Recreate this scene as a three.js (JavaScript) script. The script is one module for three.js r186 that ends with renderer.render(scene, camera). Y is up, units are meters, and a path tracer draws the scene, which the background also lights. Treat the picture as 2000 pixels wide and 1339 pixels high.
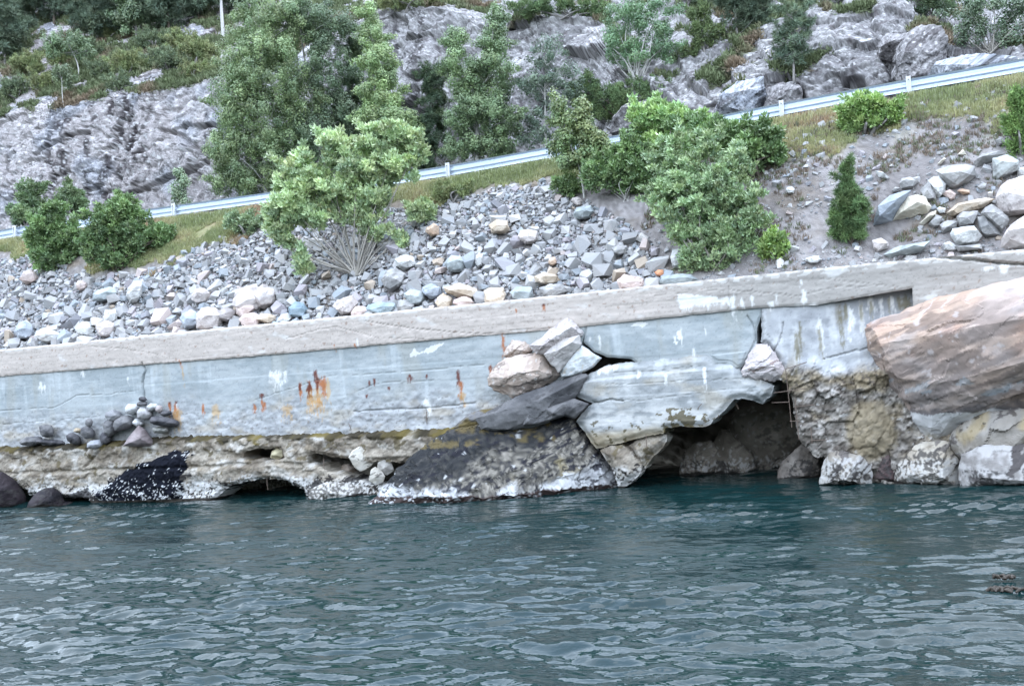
import * as THREE from 'three';
import { mergeGeometries, toCreasedNormals } from 'three/addons/utils/BufferGeometryUtils.js';
import { TessellateModifier } from 'three/addons/modifiers/TessellateModifier.js';
import { ConvexGeometry } from 'three/addons/geometries/ConvexGeometry.js';

// ---------------------------------------------------------------- camera, sky, sun, exposure
const scene = new THREE.Scene();
const DEG = Math.PI / 180;
const camera = new THREE.PerspectiveCamera(2 * Math.atan(669.5 / 2000) / DEG, 2000 / 1339, 0.1, 2000);
camera.position.set(9.7, 3.17, 24.6);
camera.rotation.order = 'YXZ';
camera.rotation.set(1.57 * DEG, 21.5 * DEG, -4 * DEG);
camera.updateMatrixWorld();
const renderer = new THREE.WebGLRenderer({ antialias: true });
renderer.toneMapping = THREE.LinearToneMapping;
renderer.toneMappingExposure = 2.25;
renderer.shadowMap.enabled = true;
const SUN_DIR = new THREE.Vector3(0.25, 0.93, -0.3).normalize();
const sun = new THREE.DirectionalLight(new THREE.Color(1, 0.98, 0.95), 0.9);
sun.position.copy(SUN_DIR).multiplyScalar(120);
sun.castShadow = true; sun.shadow.radius = 100;
sun.shadow.camera.left = -60; sun.shadow.camera.right = 60; sun.shadow.camera.top = 60; sun.shadow.camera.bottom = -60; sun.shadow.camera.far = 300;
sun.shadow.mapSize.set(2048, 2048);
scene.add(sun, sun.target);
const WATER_Y = 0.1;

// ---------------------------------------------------------------- noise and small helpers
function rng(seed) { let a = seed >>> 0; return () => { a = (a + 0x6d2b79f5) | 0; let t = Math.imul(a ^ (a >>> 15), 1 | a); t = (t + Math.imul(t ^ (t >>> 7), 61 | t)) ^ t; return ((t ^ (t >>> 14)) >>> 0) / 4294967296; }; }
const PERM = new Uint8Array(512);
{ const r = rng(77); const p = [...Array(256).keys()]; for (let i = 255; i > 0; i--) { const j = Math.floor(r() * (i + 1)); [p[i], p[j]] = [p[j], p[i]]; } for (let i = 0; i < 512; i++) PERM[i] = p[i & 255]; }
const gr = (h, x, y, z) => { h &= 15; const u = h < 8 ? x : y, v = h < 4 ? y : h === 12 || h === 14 ? x : z; return ((h & 1) ? -u : u) + ((h & 2) ? -v : v); };
function noise(x, y = 0, z = 0) {
  const xf = Math.floor(x), yf = Math.floor(y), zf = Math.floor(z), X = xf & 255, Y = yf & 255, Z = zf & 255;
  x -= xf; y -= yf; z -= zf;
  const u = x * x * x * (x * (x * 6 - 15) + 10), v = y * y * y * (y * (y * 6 - 15) + 10), w = z * z * z * (z * (z * 6 - 15) + 10);
  const A = PERM[X] + Y, B = PERM[X + 1] + Y, AA = PERM[A] + Z, AB = PERM[A + 1] + Z, BA = PERM[B] + Z, BB = PERM[B + 1] + Z;
  const L = (a, b, t) => a + (b - a) * t;
  return L(L(L(gr(PERM[AA], x, y, z), gr(PERM[BA], x - 1, y, z), u), L(gr(PERM[AB], x, y - 1, z), gr(PERM[BB], x - 1, y - 1, z), u), v),
    L(L(gr(PERM[AA + 1], x, y, z - 1), gr(PERM[BA + 1], x - 1, y, z - 1), u), L(gr(PERM[AB + 1], x, y - 1, z - 1), gr(PERM[BB + 1], x - 1, y - 1, z - 1), u), v), w);
}
function fbm(x, y, z, o = 4, g = 0.5) { let s = 0, a = 1, t = 0; for (let i = 0; i < o; i++) { s += a * noise(x, y, z); t += a; a *= g; x = x * 2.03 + 11.3; y = y * 2.03 + 5.7; z = z * 2.03 + 3.1; } return s / t; }
function ridge(x, y, z, o = 4) { let s = 0, a = 1, t = 0; for (let i = 0; i < o; i++) { s += a * (1 - 2 * Math.abs(noise(x, y, z))); t += a; a *= 0.5; x = x * 2.07 + 1.3; y = y * 2.07 + 8.7; z = z * 2.07 + 4.1; } return s / t; }
const clamp = (x, a = 0, b = 1) => x < a ? a : x > b ? b : x;
const ss = (a, b, x) => { const t = clamp((x - a) / (b - a)); return t * t * (3 - 2 * t); };
const lerp = (a, b, t) => a + (b - a) * t;
const mixc = (a, b, t) => [lerp(a[0], b[0], t), lerp(a[1], b[1], t), lerp(a[2], b[2], t)];
const mulc = (a, k) => [a[0] * k, a[1] * k, a[2] * k];
const hash = (i, j, k, s) => { let h = (Math.imul(i, 374761393) ^ Math.imul(j, 668265263) ^ Math.imul(k, 2147483629) ^ Math.imul(s, 1274126177)) | 0; h = Math.imul(h ^ (h >>> 13), 1274126177); return ((h ^ (h >>> 16)) >>> 0) / 4294967296; };
// blocky fracture: nearest jittered cell; returns [offset of a tilted block face, edge distance, cell id value]
function blocks(x, y, z) {
  const X = Math.floor(x), Y = Math.floor(y), Z = Math.floor(z);
  let d1 = 1e9, d2 = 1e9, c = null;
  for (let i = -1; i < 2; i++) for (let j = -1; j < 2; j++) for (let k = -1; k < 2; k++) {
    const a = X + i, b = Y + j, e = Z + k, px = a + hash(a, b, e, 1), py = b + hash(a, b, e, 2), pz = e + hash(a, b, e, 3);
    const d = (x - px) ** 2 + (y - py) ** 2 + (z - pz) ** 2;
    if (d < d1) { d2 = d1; d1 = d; c = [a, b, e, px, py, pz]; } else if (d < d2) d2 = d;
  }
  const h = (s) => hash(c[0], c[1], c[2], s);
  return [h(4) - 0.5 + (x - c[3]) * (h(5) - 0.5) + (y - c[4]) * (h(6) - 0.5) * 1.4 + (z - c[5]) * (h(7) - 0.5), Math.sqrt(d2) - Math.sqrt(d1), h(8)];
}
// points: a photo pixel (2000 x 1339) and a distance t behind the wall's front face, or on another surface
const CAM = camera.position, V3 = (x, y, z) => new THREE.Vector3(x, y, z);
const rayDir = (px, py) => V3((px - 1000) / 2000, -(py - 669.5) / 2000, -1).applyQuaternion(camera.quaternion);
const at = (px, py, t) => { const r = rayDir(px, py); return r.multiplyScalar((-t - CAM.z) / r.z).add(CAM); };
const W = (px, py, t = 0) => { const p = at(px, py, t); return [p.x, p.y]; };
const polyline = (pts, x) => { if (x <= pts[0][0]) return pts[0][1]; for (let i = 1; i < pts.length; i++) if (x <= pts[i][0]) return lerp(pts[i - 1][1], pts[i][1], (x - pts[i - 1][0]) / (pts[i][0] - pts[i - 1][0])); return pts[pts.length - 1][1]; };

const used = {};
function numbered(name) { const n = used[name] = (used[name] ?? -1) + 1; return n ? `${name}_${String(n).padStart(3, '0')}` : name; }
function thing(o, name, label, category, group) { o.name = numbered(name); o.userData.label = label; o.userData.category = category; if (group) o.userData.group = group; scene.add(o); return o; }
function struct(o, name, label, category) { o.name = name; o.userData = { kind: 'structure', label, category }; scene.add(o); return o; }
function part(o, name, parent, label) { o.name = name; if (label) o.userData.label = label; parent.add(o); return o; }
const mesh = (g, m) => { const o = new THREE.Mesh(g, m); o.castShadow = o.receiveShadow = true; return o; };
function geom(pos, idx, col, uv) {
  const g = new THREE.BufferGeometry();
  g.setAttribute('position', new THREE.Float32BufferAttribute(pos, 3));
  if (col) g.setAttribute('color', new THREE.Float32BufferAttribute(col, 3));
  if (uv) g.setAttribute('uv', new THREE.Float32BufferAttribute(uv, 2));
  if (idx) g.setIndex(idx);
  g.computeVertexNormals();
  return g;
}
// tiling height texture for fine relief
function heightTex(size, fn) { const d = new Uint8Array(size * size * 4); for (let j = 0; j < size; j++) for (let i = 0; i < size; i++) { const v = clamp(fn(i / size, j / size)) * 255, o = (j * size + i) * 4; d[o] = d[o + 1] = d[o + 2] = v; d[o + 3] = 255; } const t = new THREE.DataTexture(d, size, size); t.wrapS = t.wrapT = THREE.RepeatWrapping; t.magFilter = THREE.LinearFilter; t.needsUpdate = true; return t; }
function tile(f) { return (u, v) => { const a = f(u, v), b = f(u - 1, v), c = f(u, v - 1), d = f(u - 1, v - 1); return (a * (1 - u) + b * u) * (1 - v) + (c * (1 - u) + d * u) * v; }; }
const rockTex = heightTex(512, tile((u, v) => 0.5 + 0.55 * fbm(u * 14, v * 14, 2.2, 6, 0.62)));
const rockMat = new THREE.MeshPhysicalMaterial({ specularIntensity: 0.35, vertexColors: true, roughness: 0.88, bumpMap: rockTex, bumpScale: 0.03 });
const concreteMat = new THREE.MeshPhysicalMaterial({ specularIntensity: 0.15, vertexColors: true, roughness: 0.9, bumpMap: rockTex, bumpScale: 0.012 });
const wetMat = new THREE.MeshPhysicalMaterial({ specularIntensity: 0.25, vertexColors: true, roughness: 0.55, bumpMap: rockTex, bumpScale: 0.04 });
const soilMat = new THREE.MeshPhysicalMaterial({ specularIntensity: 0.3, vertexColors: true, roughness: 0.95, bumpMap: rockTex, bumpScale: 0.05 });

// ---------------------------------------------------------------- sky
{
  const w = 512, h = 256, d = new Float32Array(w * h * 4);
  for (let j = 0; j < h; j++) for (let i = 0; i < w; i++) {
    const el = ((j + 0.5) / h - 0.5) * Math.PI, az = (i + 0.5) / w * 2 * Math.PI, o = (j * w + i) * 4, s = Math.max(0, Math.sin(el));
    const x = Math.cos(el) * Math.cos(az), z = Math.cos(el) * Math.sin(az);
    const cl = ss(-0.15, 0.35, fbm(x * 2.2, s * 4 + 3, z * 2.2, 5));
    let c = mixc([1.74, 2.05, 2.5], [0.72, 0.98, 1.5], ss(0.4, 1.0, s));
    c = mixc(c, [1.68, 1.82, 2.02], cl * 0.45);
    const sd = Math.max(0, x * SUN_DIR.x + Math.sin(el) * SUN_DIR.y + z * SUN_DIR.z); c = c.map((k, i) => k + [0.7, 0.72, 0.7][i] * Math.pow(sd, 5));  // hazy brightness round the sun
    if (el < 0) c = [0.25, 0.3, 0.34];
    d[o] = c[0]; d[o + 1] = c[1]; d[o + 2] = c[2]; d[o + 3] = 1;
  }
  const t = new THREE.DataTexture(d, w, h, THREE.RGBAFormat, THREE.FloatType);
  t.mapping = THREE.EquirectangularReflectionMapping; t.magFilter = THREE.LinearFilter; t.needsUpdate = true;
  scene.background = t; scene.environment = t;
}

// ---------------------------------------------------------------- water: one sheet, fine where the photo looks
{
  const r = rng(5), comps = [];
  const add = (n, l0, l1, slope, spread, main) => { for (let i = 0; i < n; i++) { const L = l0 * Math.pow(l1 / l0, (i + r()) / n), a = main + (r() + r() + r() - 1.5) * spread, k = 2 * Math.PI / L; comps.push([Math.cos(a) * k, Math.sin(a) * k, slope / k / Math.sqrt(n), r() * 6.28]); } };
  add(8, 4.5, 1.5, 0.06, 0.5, 1.35);
  add(24, 1.5, 0.45, 0.135, 0.6, 1.66);
  add(48, 0.42, 0.15, 0.24, 0.95, 1.66);
  const wave = (x, z) => {
    const wx = x + 0.5 * noise(x * 0.5, 3, z * 0.5) + 0.12 * noise(x * 2, 3, z * 2), wz = z + 0.5 * noise(x * 0.5, 9, z * 0.5) + 0.1 * noise(x * 1.7, 19, z * 1.7);
    const gust = Math.max(0.6, 1 + 0.8 * noise(x * 0.16, 1.5, z * 0.24) + 0.6 * noise(x * 0.5, 7.5, z * 0.8));
    let h = 0, s = 0;
    for (let i = 0; i < comps.length; i++) { const c = comps[i], v = c[2] * Math.sin(c[0] * wx + c[1] * wz + c[3]); if (i < 8) h += v; else s += v; }
    return h + s * gust;
  };
  const line = (a, b, step, far, g) => { const o = []; for (let v = a; v <= b; v += step) o.push(v); let s = step, v = b; while (v < far) { s *= g; v += s; o.push(v); } s = step; v = a; while (v > -far) { s *= g; v -= s; o.unshift(v); } return o; };
  const xs = line(-26, 15, 0.052, 700, 1.35), zs = line(-2.6, 16.8, 0.04, 700, 1.4).filter((z) => z > -6.5), pos = [], uv = [], idx = [];
  for (const z of zs) for (const x of xs) { const near = ss(60, 25, Math.hypot(x, z)); pos.push(x, WATER_Y + (near > 0 ? near * wave(x, z) : 0), z); uv.push(x / 2.6, z / 2.6); }
  const n = xs.length;
  for (let j = 0; j < zs.length - 1; j++) for (let i = 0; i < n - 1; i++) { const a = j * n + i; idx.push(a, a + n, a + 1, a + 1, a + n, a + n + 1); }
  const rip = heightTex(512, tile((u, v) => 0.5 + 0.45 * fbm(u * 9 + 0.5 * noise(v * 6, u * 6), v * 19 + 0.6 * noise(u * 5, v * 5, 3), 7.7, 4, 0.62)));
  const m = new THREE.MeshPhysicalMaterial({ color: new THREE.Color(0.0045, 0.0175, 0.018), roughness: 0.06, ior: 1.33, bumpMap: rip, bumpScale: 0.02 });
  struct(mesh(geom(pos, idx, null, uv), m), 'water', 'rippled dark green sea water in front of the wall', 'water');
}

// ---------------------------------------------------------------- the land: bank behind the wall, road, rock cliffs and the hill above
function segDist(px, py, a, b) { const dx = b[0] - a[0], dy = b[1] - a[1], t = clamp(((px - a[0]) * dx + (py - a[1]) * dy) / (dx * dx + dy * dy || 1e-9)); return Math.hypot(px - a[0] - t * dx, py - a[1] - t * dy); }
const RAIL_T = 6.5;
const railPx = [[-420, 520], [-160, 505], [27, 474], [338, 433], [600, 398], [875, 358], [1077, 323], [1300, 285], [1529, 241], [1778, 196], [2010, 156], [2300, 100]];
const railPts = railPx.map(([x, y]) => at(x, y, RAIL_T));
const railLine = railPts.map((p) => [p.x, p.y]);
const railY = (x) => polyline(railLine, x);
// height of the bank at (x, t): slope up from the wall to the verge, then the road
function bankY(x, t) {
  const yr = railY(x), crest = RAIL_T - 0.45, bump = 0.28 * fbm(x * 0.45, 0, t * 0.45, 4) * ss(0.3, 1.2, t) * (1 - ss(6, 8, t));
  if (t <= crest) { const s = clamp((t - 0.55) / (crest - 0.55)); return lerp(4.72, yr - 0.03, s + 0.10 * Math.sin(s * Math.PI) * s) + bump * (1 - 0.7 * ss(0.85, 1, s)); }
  return yr - 0.03 - 0.05 * ss(crest + 0.6, crest + 1.4, t) + 0.08 * bump;
}
function onBank(px, py) { const r = rayDir(px, py); let t = 0.3; for (let k = 0; k < 900; k++, t += 0.01) { const s = (-t - CAM.z) / r.z, y = CAM.y + r.y * s, x = CAM.x + r.x * s; if (y < bankY(x, t)) return V3(x, bankY(x, t), -t); } return at(px, py, RAIL_T); }
// where the loose rubble lies on the bank (1) and where soil and plants are (0), from outlines in the photo
const inPoly = (poly, x, y) => { let c = false; for (let i = 0, j = poly.length - 1; i < poly.length; j = i++) { const a = poly[i], b = poly[j]; if ((a[1] > y) !== (b[1] > y) && x < (b[0] - a[0]) * (y - a[1]) / (b[1] - a[1]) + a[0]) c = !c; } return c; };
const toPx = (p) => { const q = V3(p.x, p.y, p.z).sub(CAM).applyQuaternion(camera.quaternion.clone().invert()); return [1000 - 2000 * q.x / q.z, 669.5 + 2000 * q.y / q.z]; };
const bankXT = (pts) => pts.map(([x, y]) => { const p = onBank(x, y); return [p.x, -p.z]; });
const rubbleTop = bankXT([[-260, 520], [-60, 505], [40, 505], [170, 540], [290, 530], [345, 500], [430, 468], [520, 452], [620, 430], [720, 402], [860, 402], [960, 366], [1060, 352], [1120, 388], [1200, 420], [1270, 470], [1300, 530], [1330, 556]]);
const rubbleEdge = (x) => x > rubbleTop[rubbleTop.length - 1][0] ? 0 : polyline(rubbleTop, x);
const grassLow = bankXT([[-260, 520], [0, 490], [120, 520], [300, 525], [420, 472], [500, 448], [720, 400], [860, 400], [960, 362], [1100, 345], [1300, 330], [1400, 300], [1530, 300], [1620, 290], [1740, 250], [1850, 235], [1960, 225], [2100, 190]]);
const grassEdge = (x) => polyline(grassLow, x);
{
  const xs = [], ts = [], pos = [], col = [], uv = [], idx = [];
  for (let x = -46; x < -30; x += 0.5) xs.push(x);
  for (let x = -30; x < 18; x += 0.09) xs.push(x);
  for (let x = 18; x < 40; x += 0.5) xs.push(x);
  for (let t = 0.3; t < 8; t += 0.08) ts.push(t);
  for (let t = 8; t <= 22; t += 0.5) ts.push(t);
  for (const t of ts) for (const x of xs) {
    const rub = ss(-0.3, 0.3, rubbleEdge(x) - t), gravelly = 1 - rub;
    const pebble = t < 7 ? 0.05 * fbm(x * 4, t * 4, 1, 4) + 0.05 * Math.max(0, fbm(x * 9, t * 9, 5, 2)) : 0;
    const y = bankY(x, t) - 0.12 * rub + pebble;
    const n1 = fbm(x * 0.8, 2, t * 0.8, 4), n2 = noise(x * 9, 1, t * 9), n3 = noise(x * 22, 5, t * 22);
    let c = mixc([0.16, 0.145, 0.14], [0.27, 0.25, 0.245], ss(-0.3, 0.4, n1 + 0.6 * n2));
    c = mixc(c, [0.15, 0.115, 0.075], 0.55 * ss(0.05, 0.4, fbm(x * 0.6, 7, t * 0.9, 4)));
    c = mulc(c, 1 + 0.45 * n3);
    const g = ss(-0.35, 0.5, t - grassEdge(x) + 1.5 * n1) * (1 - ss(7.1, 7.5, t));
    c = mixc(c, mixc([0.17, 0.175, 0.075], [0.24, 0.19, 0.1], ss(-0.2, 0.4, fbm(x * 0.9, 3, t * 1.4, 3))), 0.85 * g);
    if (t > 7.4) c = mixc([0.055, 0.055, 0.058], [0.07, 0.068, 0.066], n2);
    pos.push(x, y, -t); col.push(...c); uv.push(x, t * 1.3);
  }
  const n = xs.length;
  for (let j = 0; j < ts.length - 1; j++) for (let i = 0; i < n - 1; i++) { const a = j * n + i; idx.push(a, a + 1, a + n, a + 1, a + n + 1, a + n); }
  struct(mesh(geom(pos, idx, col, uv), soilMat), 'ground', 'gravelly soil bank between the concrete wall and the road', 'bank');
}

// loft: rows of [px, py, t] (or y fixed) over the same photo columns, joined into one sheet of rock
function loft(cols, rows, nu, nv, shape) {
  const grid = rows.map((row) => cols.map((px, i) => { const [py, t, y] = row(px); const p = at(px, py, t); if (y !== undefined) p.y = y; return p; }));
  const cum = [0];
  for (let r = 1; r < rows.length; r++) { let s = 0; for (let i = 0; i < cols.length; i++) s += grid[r][i].distanceTo(grid[r - 1][i]); cum.push(cum[r - 1] + Math.min(s / cols.length, 14) * [0, 1, 1.15, 0.75, 0.45, 0.2, 0.1][r]); }
  const P = [], smooth = (a, b, c, d, t) => { const q = (k) => { const m0 = (c[k] - a[k]) / 2, m1 = (d[k] - b[k]) / 2, t2 = t * t, t3 = t2 * t; return (2 * t3 - 3 * t2 + 1) * b[k] + (t3 - 2 * t2 + t) * m0 + (-2 * t3 + 3 * t2) * c[k] + (t3 - t2) * m1; }; return V3(q('x'), q('y'), q('z')); };
  const x0 = cols[0], x1 = cols[cols.length - 1];
  for (let j = 0; j <= nv; j++) {
    const v = j / nv * cum[cum.length - 1]; let r = 0; while (r < rows.length - 2 && v > cum[r + 1]) r++;
    const f = (v - cum[r]) / (cum[r + 1] - cum[r]);
    for (let i = 0; i <= nu; i++) {
      const px = lerp(x0, x1, i / nu); let c = 0; while (c < cols.length - 2 && px > cols[c + 1]) c++;
      const s = (px - cols[c]) / (cols[c + 1] - cols[c]), k = (d) => clamp(c + d, 0, cols.length - 1);
      const a = smooth(grid[r][k(-1)], grid[r][k(0)], grid[r][k(1)], grid[r][k(2)], s), b = smooth(grid[r + 1][k(-1)], grid[r + 1][k(0)], grid[r + 1][k(1)], grid[r + 1][k(2)], s);
      P.push(a.lerp(b, f));
    }
  }
  const n = nu + 1, idx = [], base = [];
  for (const p of P) base.push(p.x, p.y, p.z);
  for (let j = 0; j < nv; j++) for (let i = 0; i < nu; i++) { const a = j * n + i; idx.push(a, a + 1, a + n, a + 1, a + n + 1, a + n); }
  const g0 = geom(base, idx), N = g0.attributes.normal, pos = [], col = [], uv = [], veg = shape.vegs = [];
  for (let k = 0; k < P.length; k++) {
    const p0 = P[k], nn = V3(N.getX(k), N.getY(k), N.getZ(k)), d = shape.push(p0, nn), p = p0.clone().addScaledVector(nn, d[0]);
    pos.push(p.x, p.y, p.z);
    col.push(...shape.color(p, nn, d)); uv.push((p.x + p.z * 0.3) / 6, (p.y - p.z * 0.7) / 6); veg.push(shape.veg(p0, nn, d));
  }
  return geom(pos, idx, col, uv);
}
const tab = (list) => (px) => polyline(list, px);
const cliffTex = (() => { const n = 1024, d = new Uint8Array(n * n * 4), f = tile((u, v) => 0.6 * fbm(u * 22, v * 26, 4.4, 6, 0.72) + 0.4 * fbm(u * 70, v * 70, 8.1, 3, 0.7)), g = tile((u, v) => fbm(u * 16 + 5, v * 10, 14.4, 5, 0.65)); for (let j = 0; j < n; j++) for (let i = 0; i < n; i++) { const a = f(i / n, j / n), b = g(i / n, j / n); let k = 0.75 + 2.3 * a; k *= 1 - 0.6 * ss(0.1, 0.22, b); k *= 1 + 0.6 * ss(-0.2, -0.3, b); const o = (j * n + i) * 4; d[o] = d[o + 1] = d[o + 2] = clamp(k * 0.72) * 255; d[o + 2] = clamp(k * 0.74) * 255; d[o + 3] = 255; } const t = new THREE.DataTexture(d, n, n); t.wrapS = t.wrapT = THREE.RepeatWrapping; t.magFilter = THREE.LinearFilter; t.needsUpdate = true; return t; })();
const cliffMat = new THREE.MeshPhysicalMaterial({ specularIntensity: 0.3, vertexColors: true, map: cliffTex, roughness: 0.92, bumpMap: rockTex, bumpScale: 0.06 });
const cliffCols = [-420, -150, 0, 150, 280, 420, 560, 740, 850, 960, 1080, 1170, 1240, 1320, 1400, 1500, 1600, 1750, 1870, 2000, 2200, 2500];
const topPy = tab([[-420, 275], [-150, 245], [0, 226], [150, 203], [280, 180], [420, 153], [560, 120], [740, 22], [850, 14], [960, 36], [1080, 33], [1170, 42], [1200, 150], [1300, 130], [1340, 150], [1400, 105], [1480, 62], [1560, 22], [1700, 14], [1750, 14], [1810, 40], [1870, 108], [2000, 98], [2500, 60]]);
const topT = tab([[-420, 15.5], [420, 15.5], [740, 19.5], [1170, 19], [1200, 15], [1320, 15.5], [1560, 16.5], [1800, 15.5], [1870, 13.5], [2500, 13.5]]);
const footT = tab([[-420, 13.8], [420, 14], [740, 17.5], [1100, 16.5], [1200, 13.2], [1400, 12.4], [1870, 12], [2500, 12]]);
const backPy = tab([[-420, 150], [0, 128], [420, 100], [740, -6], [960, 8], [1170, 6], [1240, 60], [1320, 10], [1500, -6], [1750, -8], [1870, 50], [2000, 45], [2500, 20]]);
const cliffCracks = [[[240, 382], [290, 368], [330, 346], [380, 334], [432, 290]], [[380, 245], [410, 242], [440, 238]], [[165, 372], [205, 362]], [[300, 250], [350, 262], [400, 300]], [[60, 300], [110, 262], [160, 255]]].map((l) => l.map(([x, y]) => W(x, y, 14.6)));
const cliffCrack = (x, y) => { if (x > -16) return 0; let d = 1e9; for (const l of cliffCracks) for (let i = 0; i < l.length - 1; i++) d = Math.min(d, segDist(x + 0.15 * noise(y * 3, x * 2), y, l[i], l[i + 1])); return 0.3 * ss(0.14, 0.02, d); };
const stainCols = [[100, 34], [118, 20], [160, 22], [232, 40], [262, 30], [205, 16]].map(([px, w]) => [W(px, 300, 14.6)[0], w * 0.021]);
const cliffShape = {};
const cliffGeo = loft(cliffCols, [
  (px) => [400, footT(px), 8.0],
  (px) => [lerp(topPy(px), 470 - px * 0.14, 0.5), lerp(footT(px), topT(px), 0.4)],
  (px) => [topPy(px), topT(px)],
  (px) => [backPy(px), topT(px) + 4.5],
  (px) => [Math.min(backPy(px) - 75, -20), topT(px) + 12],
  (px) => [Math.min(backPy(px) - 95, -75), topT(px) + 24],
  (px) => [-30, topT(px) + 45],
], 760, 430, Object.assign(cliffShape, {
  push: (p, n) => {
    const steep = ss(0.75, 0.35, n.y), right = ss(0, 5, p.x), q = 0.55 + 0.25 * right;
    const wx = p.x + 0.5 * noise(p.x, p.y, p.z), wy = p.y + 0.5 * noise(p.x + 7, p.y, p.z), a = blocks(wx * q * 0.8, wy * q + wx * 0.1, p.z * q), b = blocks(wx * 1.6 + 9, wy * 2, p.z * 1.6);
    const crack = ss(0.07, 0.0, a[1]) * 0.16 + ss(0.07, 0, b[1]) * 0.05;
    const left = 1 - ss(-14, -10, p.x);
    const d = (a[0] * lerp(0.8, 0.18, left) * (0.5 + 0.5 * steep) + b[0] * lerp(0.16, 0.12, left) * (0.6 + 0.4 * steep) + lerp(0.6, 0.22, left) * fbm(p.x * 0.22, p.y * 0.22, p.z * 0.22, 3) + lerp(0.2, 0.085, left) * fbm(p.x * 1.5, p.y * 1.9, p.z * 1.5, 5, 0.6) - crack - cliffCrack(p.x, p.y));
    return [d, steep, a, b, crack];
  },
  color: (p, n, d) => {
    const steep = d[1], m = fbm(p.x * 0.5, p.y * 0.5, p.z * 0.5, 4), f = fbm(p.x * 2.3, p.y * 2.8, p.z * 2.3, 4), sp = noise(p.x * 6, p.y * 7, p.z * 6);
    let c = mixc([0.33, 0.315, 0.31], [0.51, 0.49, 0.475], ss(-0.3, 0.35, m + 0.6 * f));
    c = mixc(c, [0.56, 0.5, 0.48], 0.6 * ss(-20, -30, p.x - p.y * 0.5 + 2 * m));                              // pink rock at the far left
    const st = ss(0.12, 0.34, fbm(p.x * 1.1, p.y * 0.16, p.z * 0.4, 4)) * ss(0.2, 0.8, steep) * ss(-0.25, 0.1, f);  // water-stained streaks with black lichen
    c = mixc(c, [0.06, 0.052, 0.055], 0.85 * st);
    if (p.x < -16) { c = mixc(c, [0.42, 0.45, 0.5], 0.6 * ss(0.0, 0.3, fbm(p.x * 0.35, p.y * 0.35, 6, 3))); for (const s of stainCols) { const k = Math.abs(p.x - s[0] + 0.5 * noise(p.y * 0.8, s[0]) + 0.35 * fbm(p.x * 3, p.y * 3, 2, 3)) / s[1]; if (k < 1.4) c = mixc(c, [0.05, 0.04, 0.042], 0.9 * ss(1.3, 0.3, k) * ss(-0.02, 0.2, fbm(p.x * 1.9, p.y * 0.9, p.z * 1.9, 5, 0.65) + 0.06)); } }
    c = mixc(c, [0.85, 0.82, 0.78], 0.55 * ss(0.1, 0.3, fbm(p.x * 0.9, p.y * 2.4, p.z, 4)) * ss(0.75, 0.5, steep) * ss(0.1, 0.3, steep));
    if (sp + 0.5 * f > 0.34) c = mixc(c, [0.8, 0.78, 0.76], 0.75);                                             // pale lichen
    const dk = ss(0.16, 0.3, fbm(p.x * 3.6 + 4, p.y * 3.6, p.z * 3.6, 3)) * ss(-16, -8, p.x);
    c = mixc(c, [0.15, 0.125, 0.125], 0.7 * dk);
    const veg = cliffShape.veg(p, n, d) * ss(-0.35, 0.0, f + 0.2);
    c = mixc(c, mixc([0.15, 0.17, 0.085], [0.27, 0.2, 0.14], ss(-0.2, 0.25, fbm(p.x * 0.7, 4, p.z * 0.7, 3))), 0.85 * veg);
    return c;
  },
  veg: (p, n, d) => { const m = fbm(p.x * 0.45, p.y * 0.45, p.z * 0.45, 4), knoll = ss(4, 6, p.x) * ss(-24, -19, p.z), mid = ss(-11, -8, p.x) * (1 - ss(2.5, 4, p.x)) * ss(-26, -22, p.z); return (1 - ss(0.3, 0.6, d[1])) * (m > lerp(-0.05, 0.2, Math.max(knoll, mid)) ? 1 : 0); },
}));
const cliff = struct(mesh(cliffGeo, cliffMat), 'cliff', 'fractured grey rock cliff and wooded hillside above the road', 'cliff');
const caster = new THREE.Raycaster();
function onCliff(px, py) { caster.set(CAM.clone(), rayDir(px, py).normalize()); const h = caster.intersectObject(cliff, false)[0]; return h ? h.point : at(px, py, 20); }

// added wooded ridge, unseen behind the camera: it keeps the low sky off the wall
{
  const pos = [], col = [], idx = [], n = 120, rows = 14;
  for (let j = 0; j <= rows; j++) for (let i = 0; i <= n; i++) { const a = lerp(-0.5, Math.PI + 0.5, i / n), R0 = 300 + j * 22, h = 105 * Math.sin(Math.min(1, j / 9) * Math.PI / 2) * (0.85 + 0.5 * fbm(i * 0.11, j * 0.1, 3, 4)) * (j === rows ? 0.8 : 1); pos.push(Math.cos(a) * R0, j ? h : -2, Math.sin(a) * R0); col.push(...mixc([0.05, 0.07, 0.04], [0.09, 0.11, 0.065], ss(-0.3, 0.3, fbm(i * 0.7, j * 0.9, 4, 3)))); }
  for (let j = 0; j < rows; j++) for (let i = 0; i < n; i++) { const a = j * (n + 1) + i; idx.push(a, a + n + 1, a + 1, a + 1, a + n + 1, a + n + 2); }
  struct(mesh(geom(pos, idx, col), new THREE.MeshPhysicalMaterial({ vertexColors: true, roughness: 1, specularIntensity: 0.1 })), 'added_hills', 'added unseen wooded ridge that holds back the low sky', 'added_hills');
}

// ---------------------------------------------------------------- relief: a solid with an outline, a modelled front and real thickness
function signed(poly, x, y) { let d = 1e9; for (let i = 0, j = poly.length - 1; i < poly.length; j = i++) d = Math.min(d, segDist(x, y, poly[j], poly[i])); return inPoly(poly, x, y) ? d : -d; }
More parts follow.
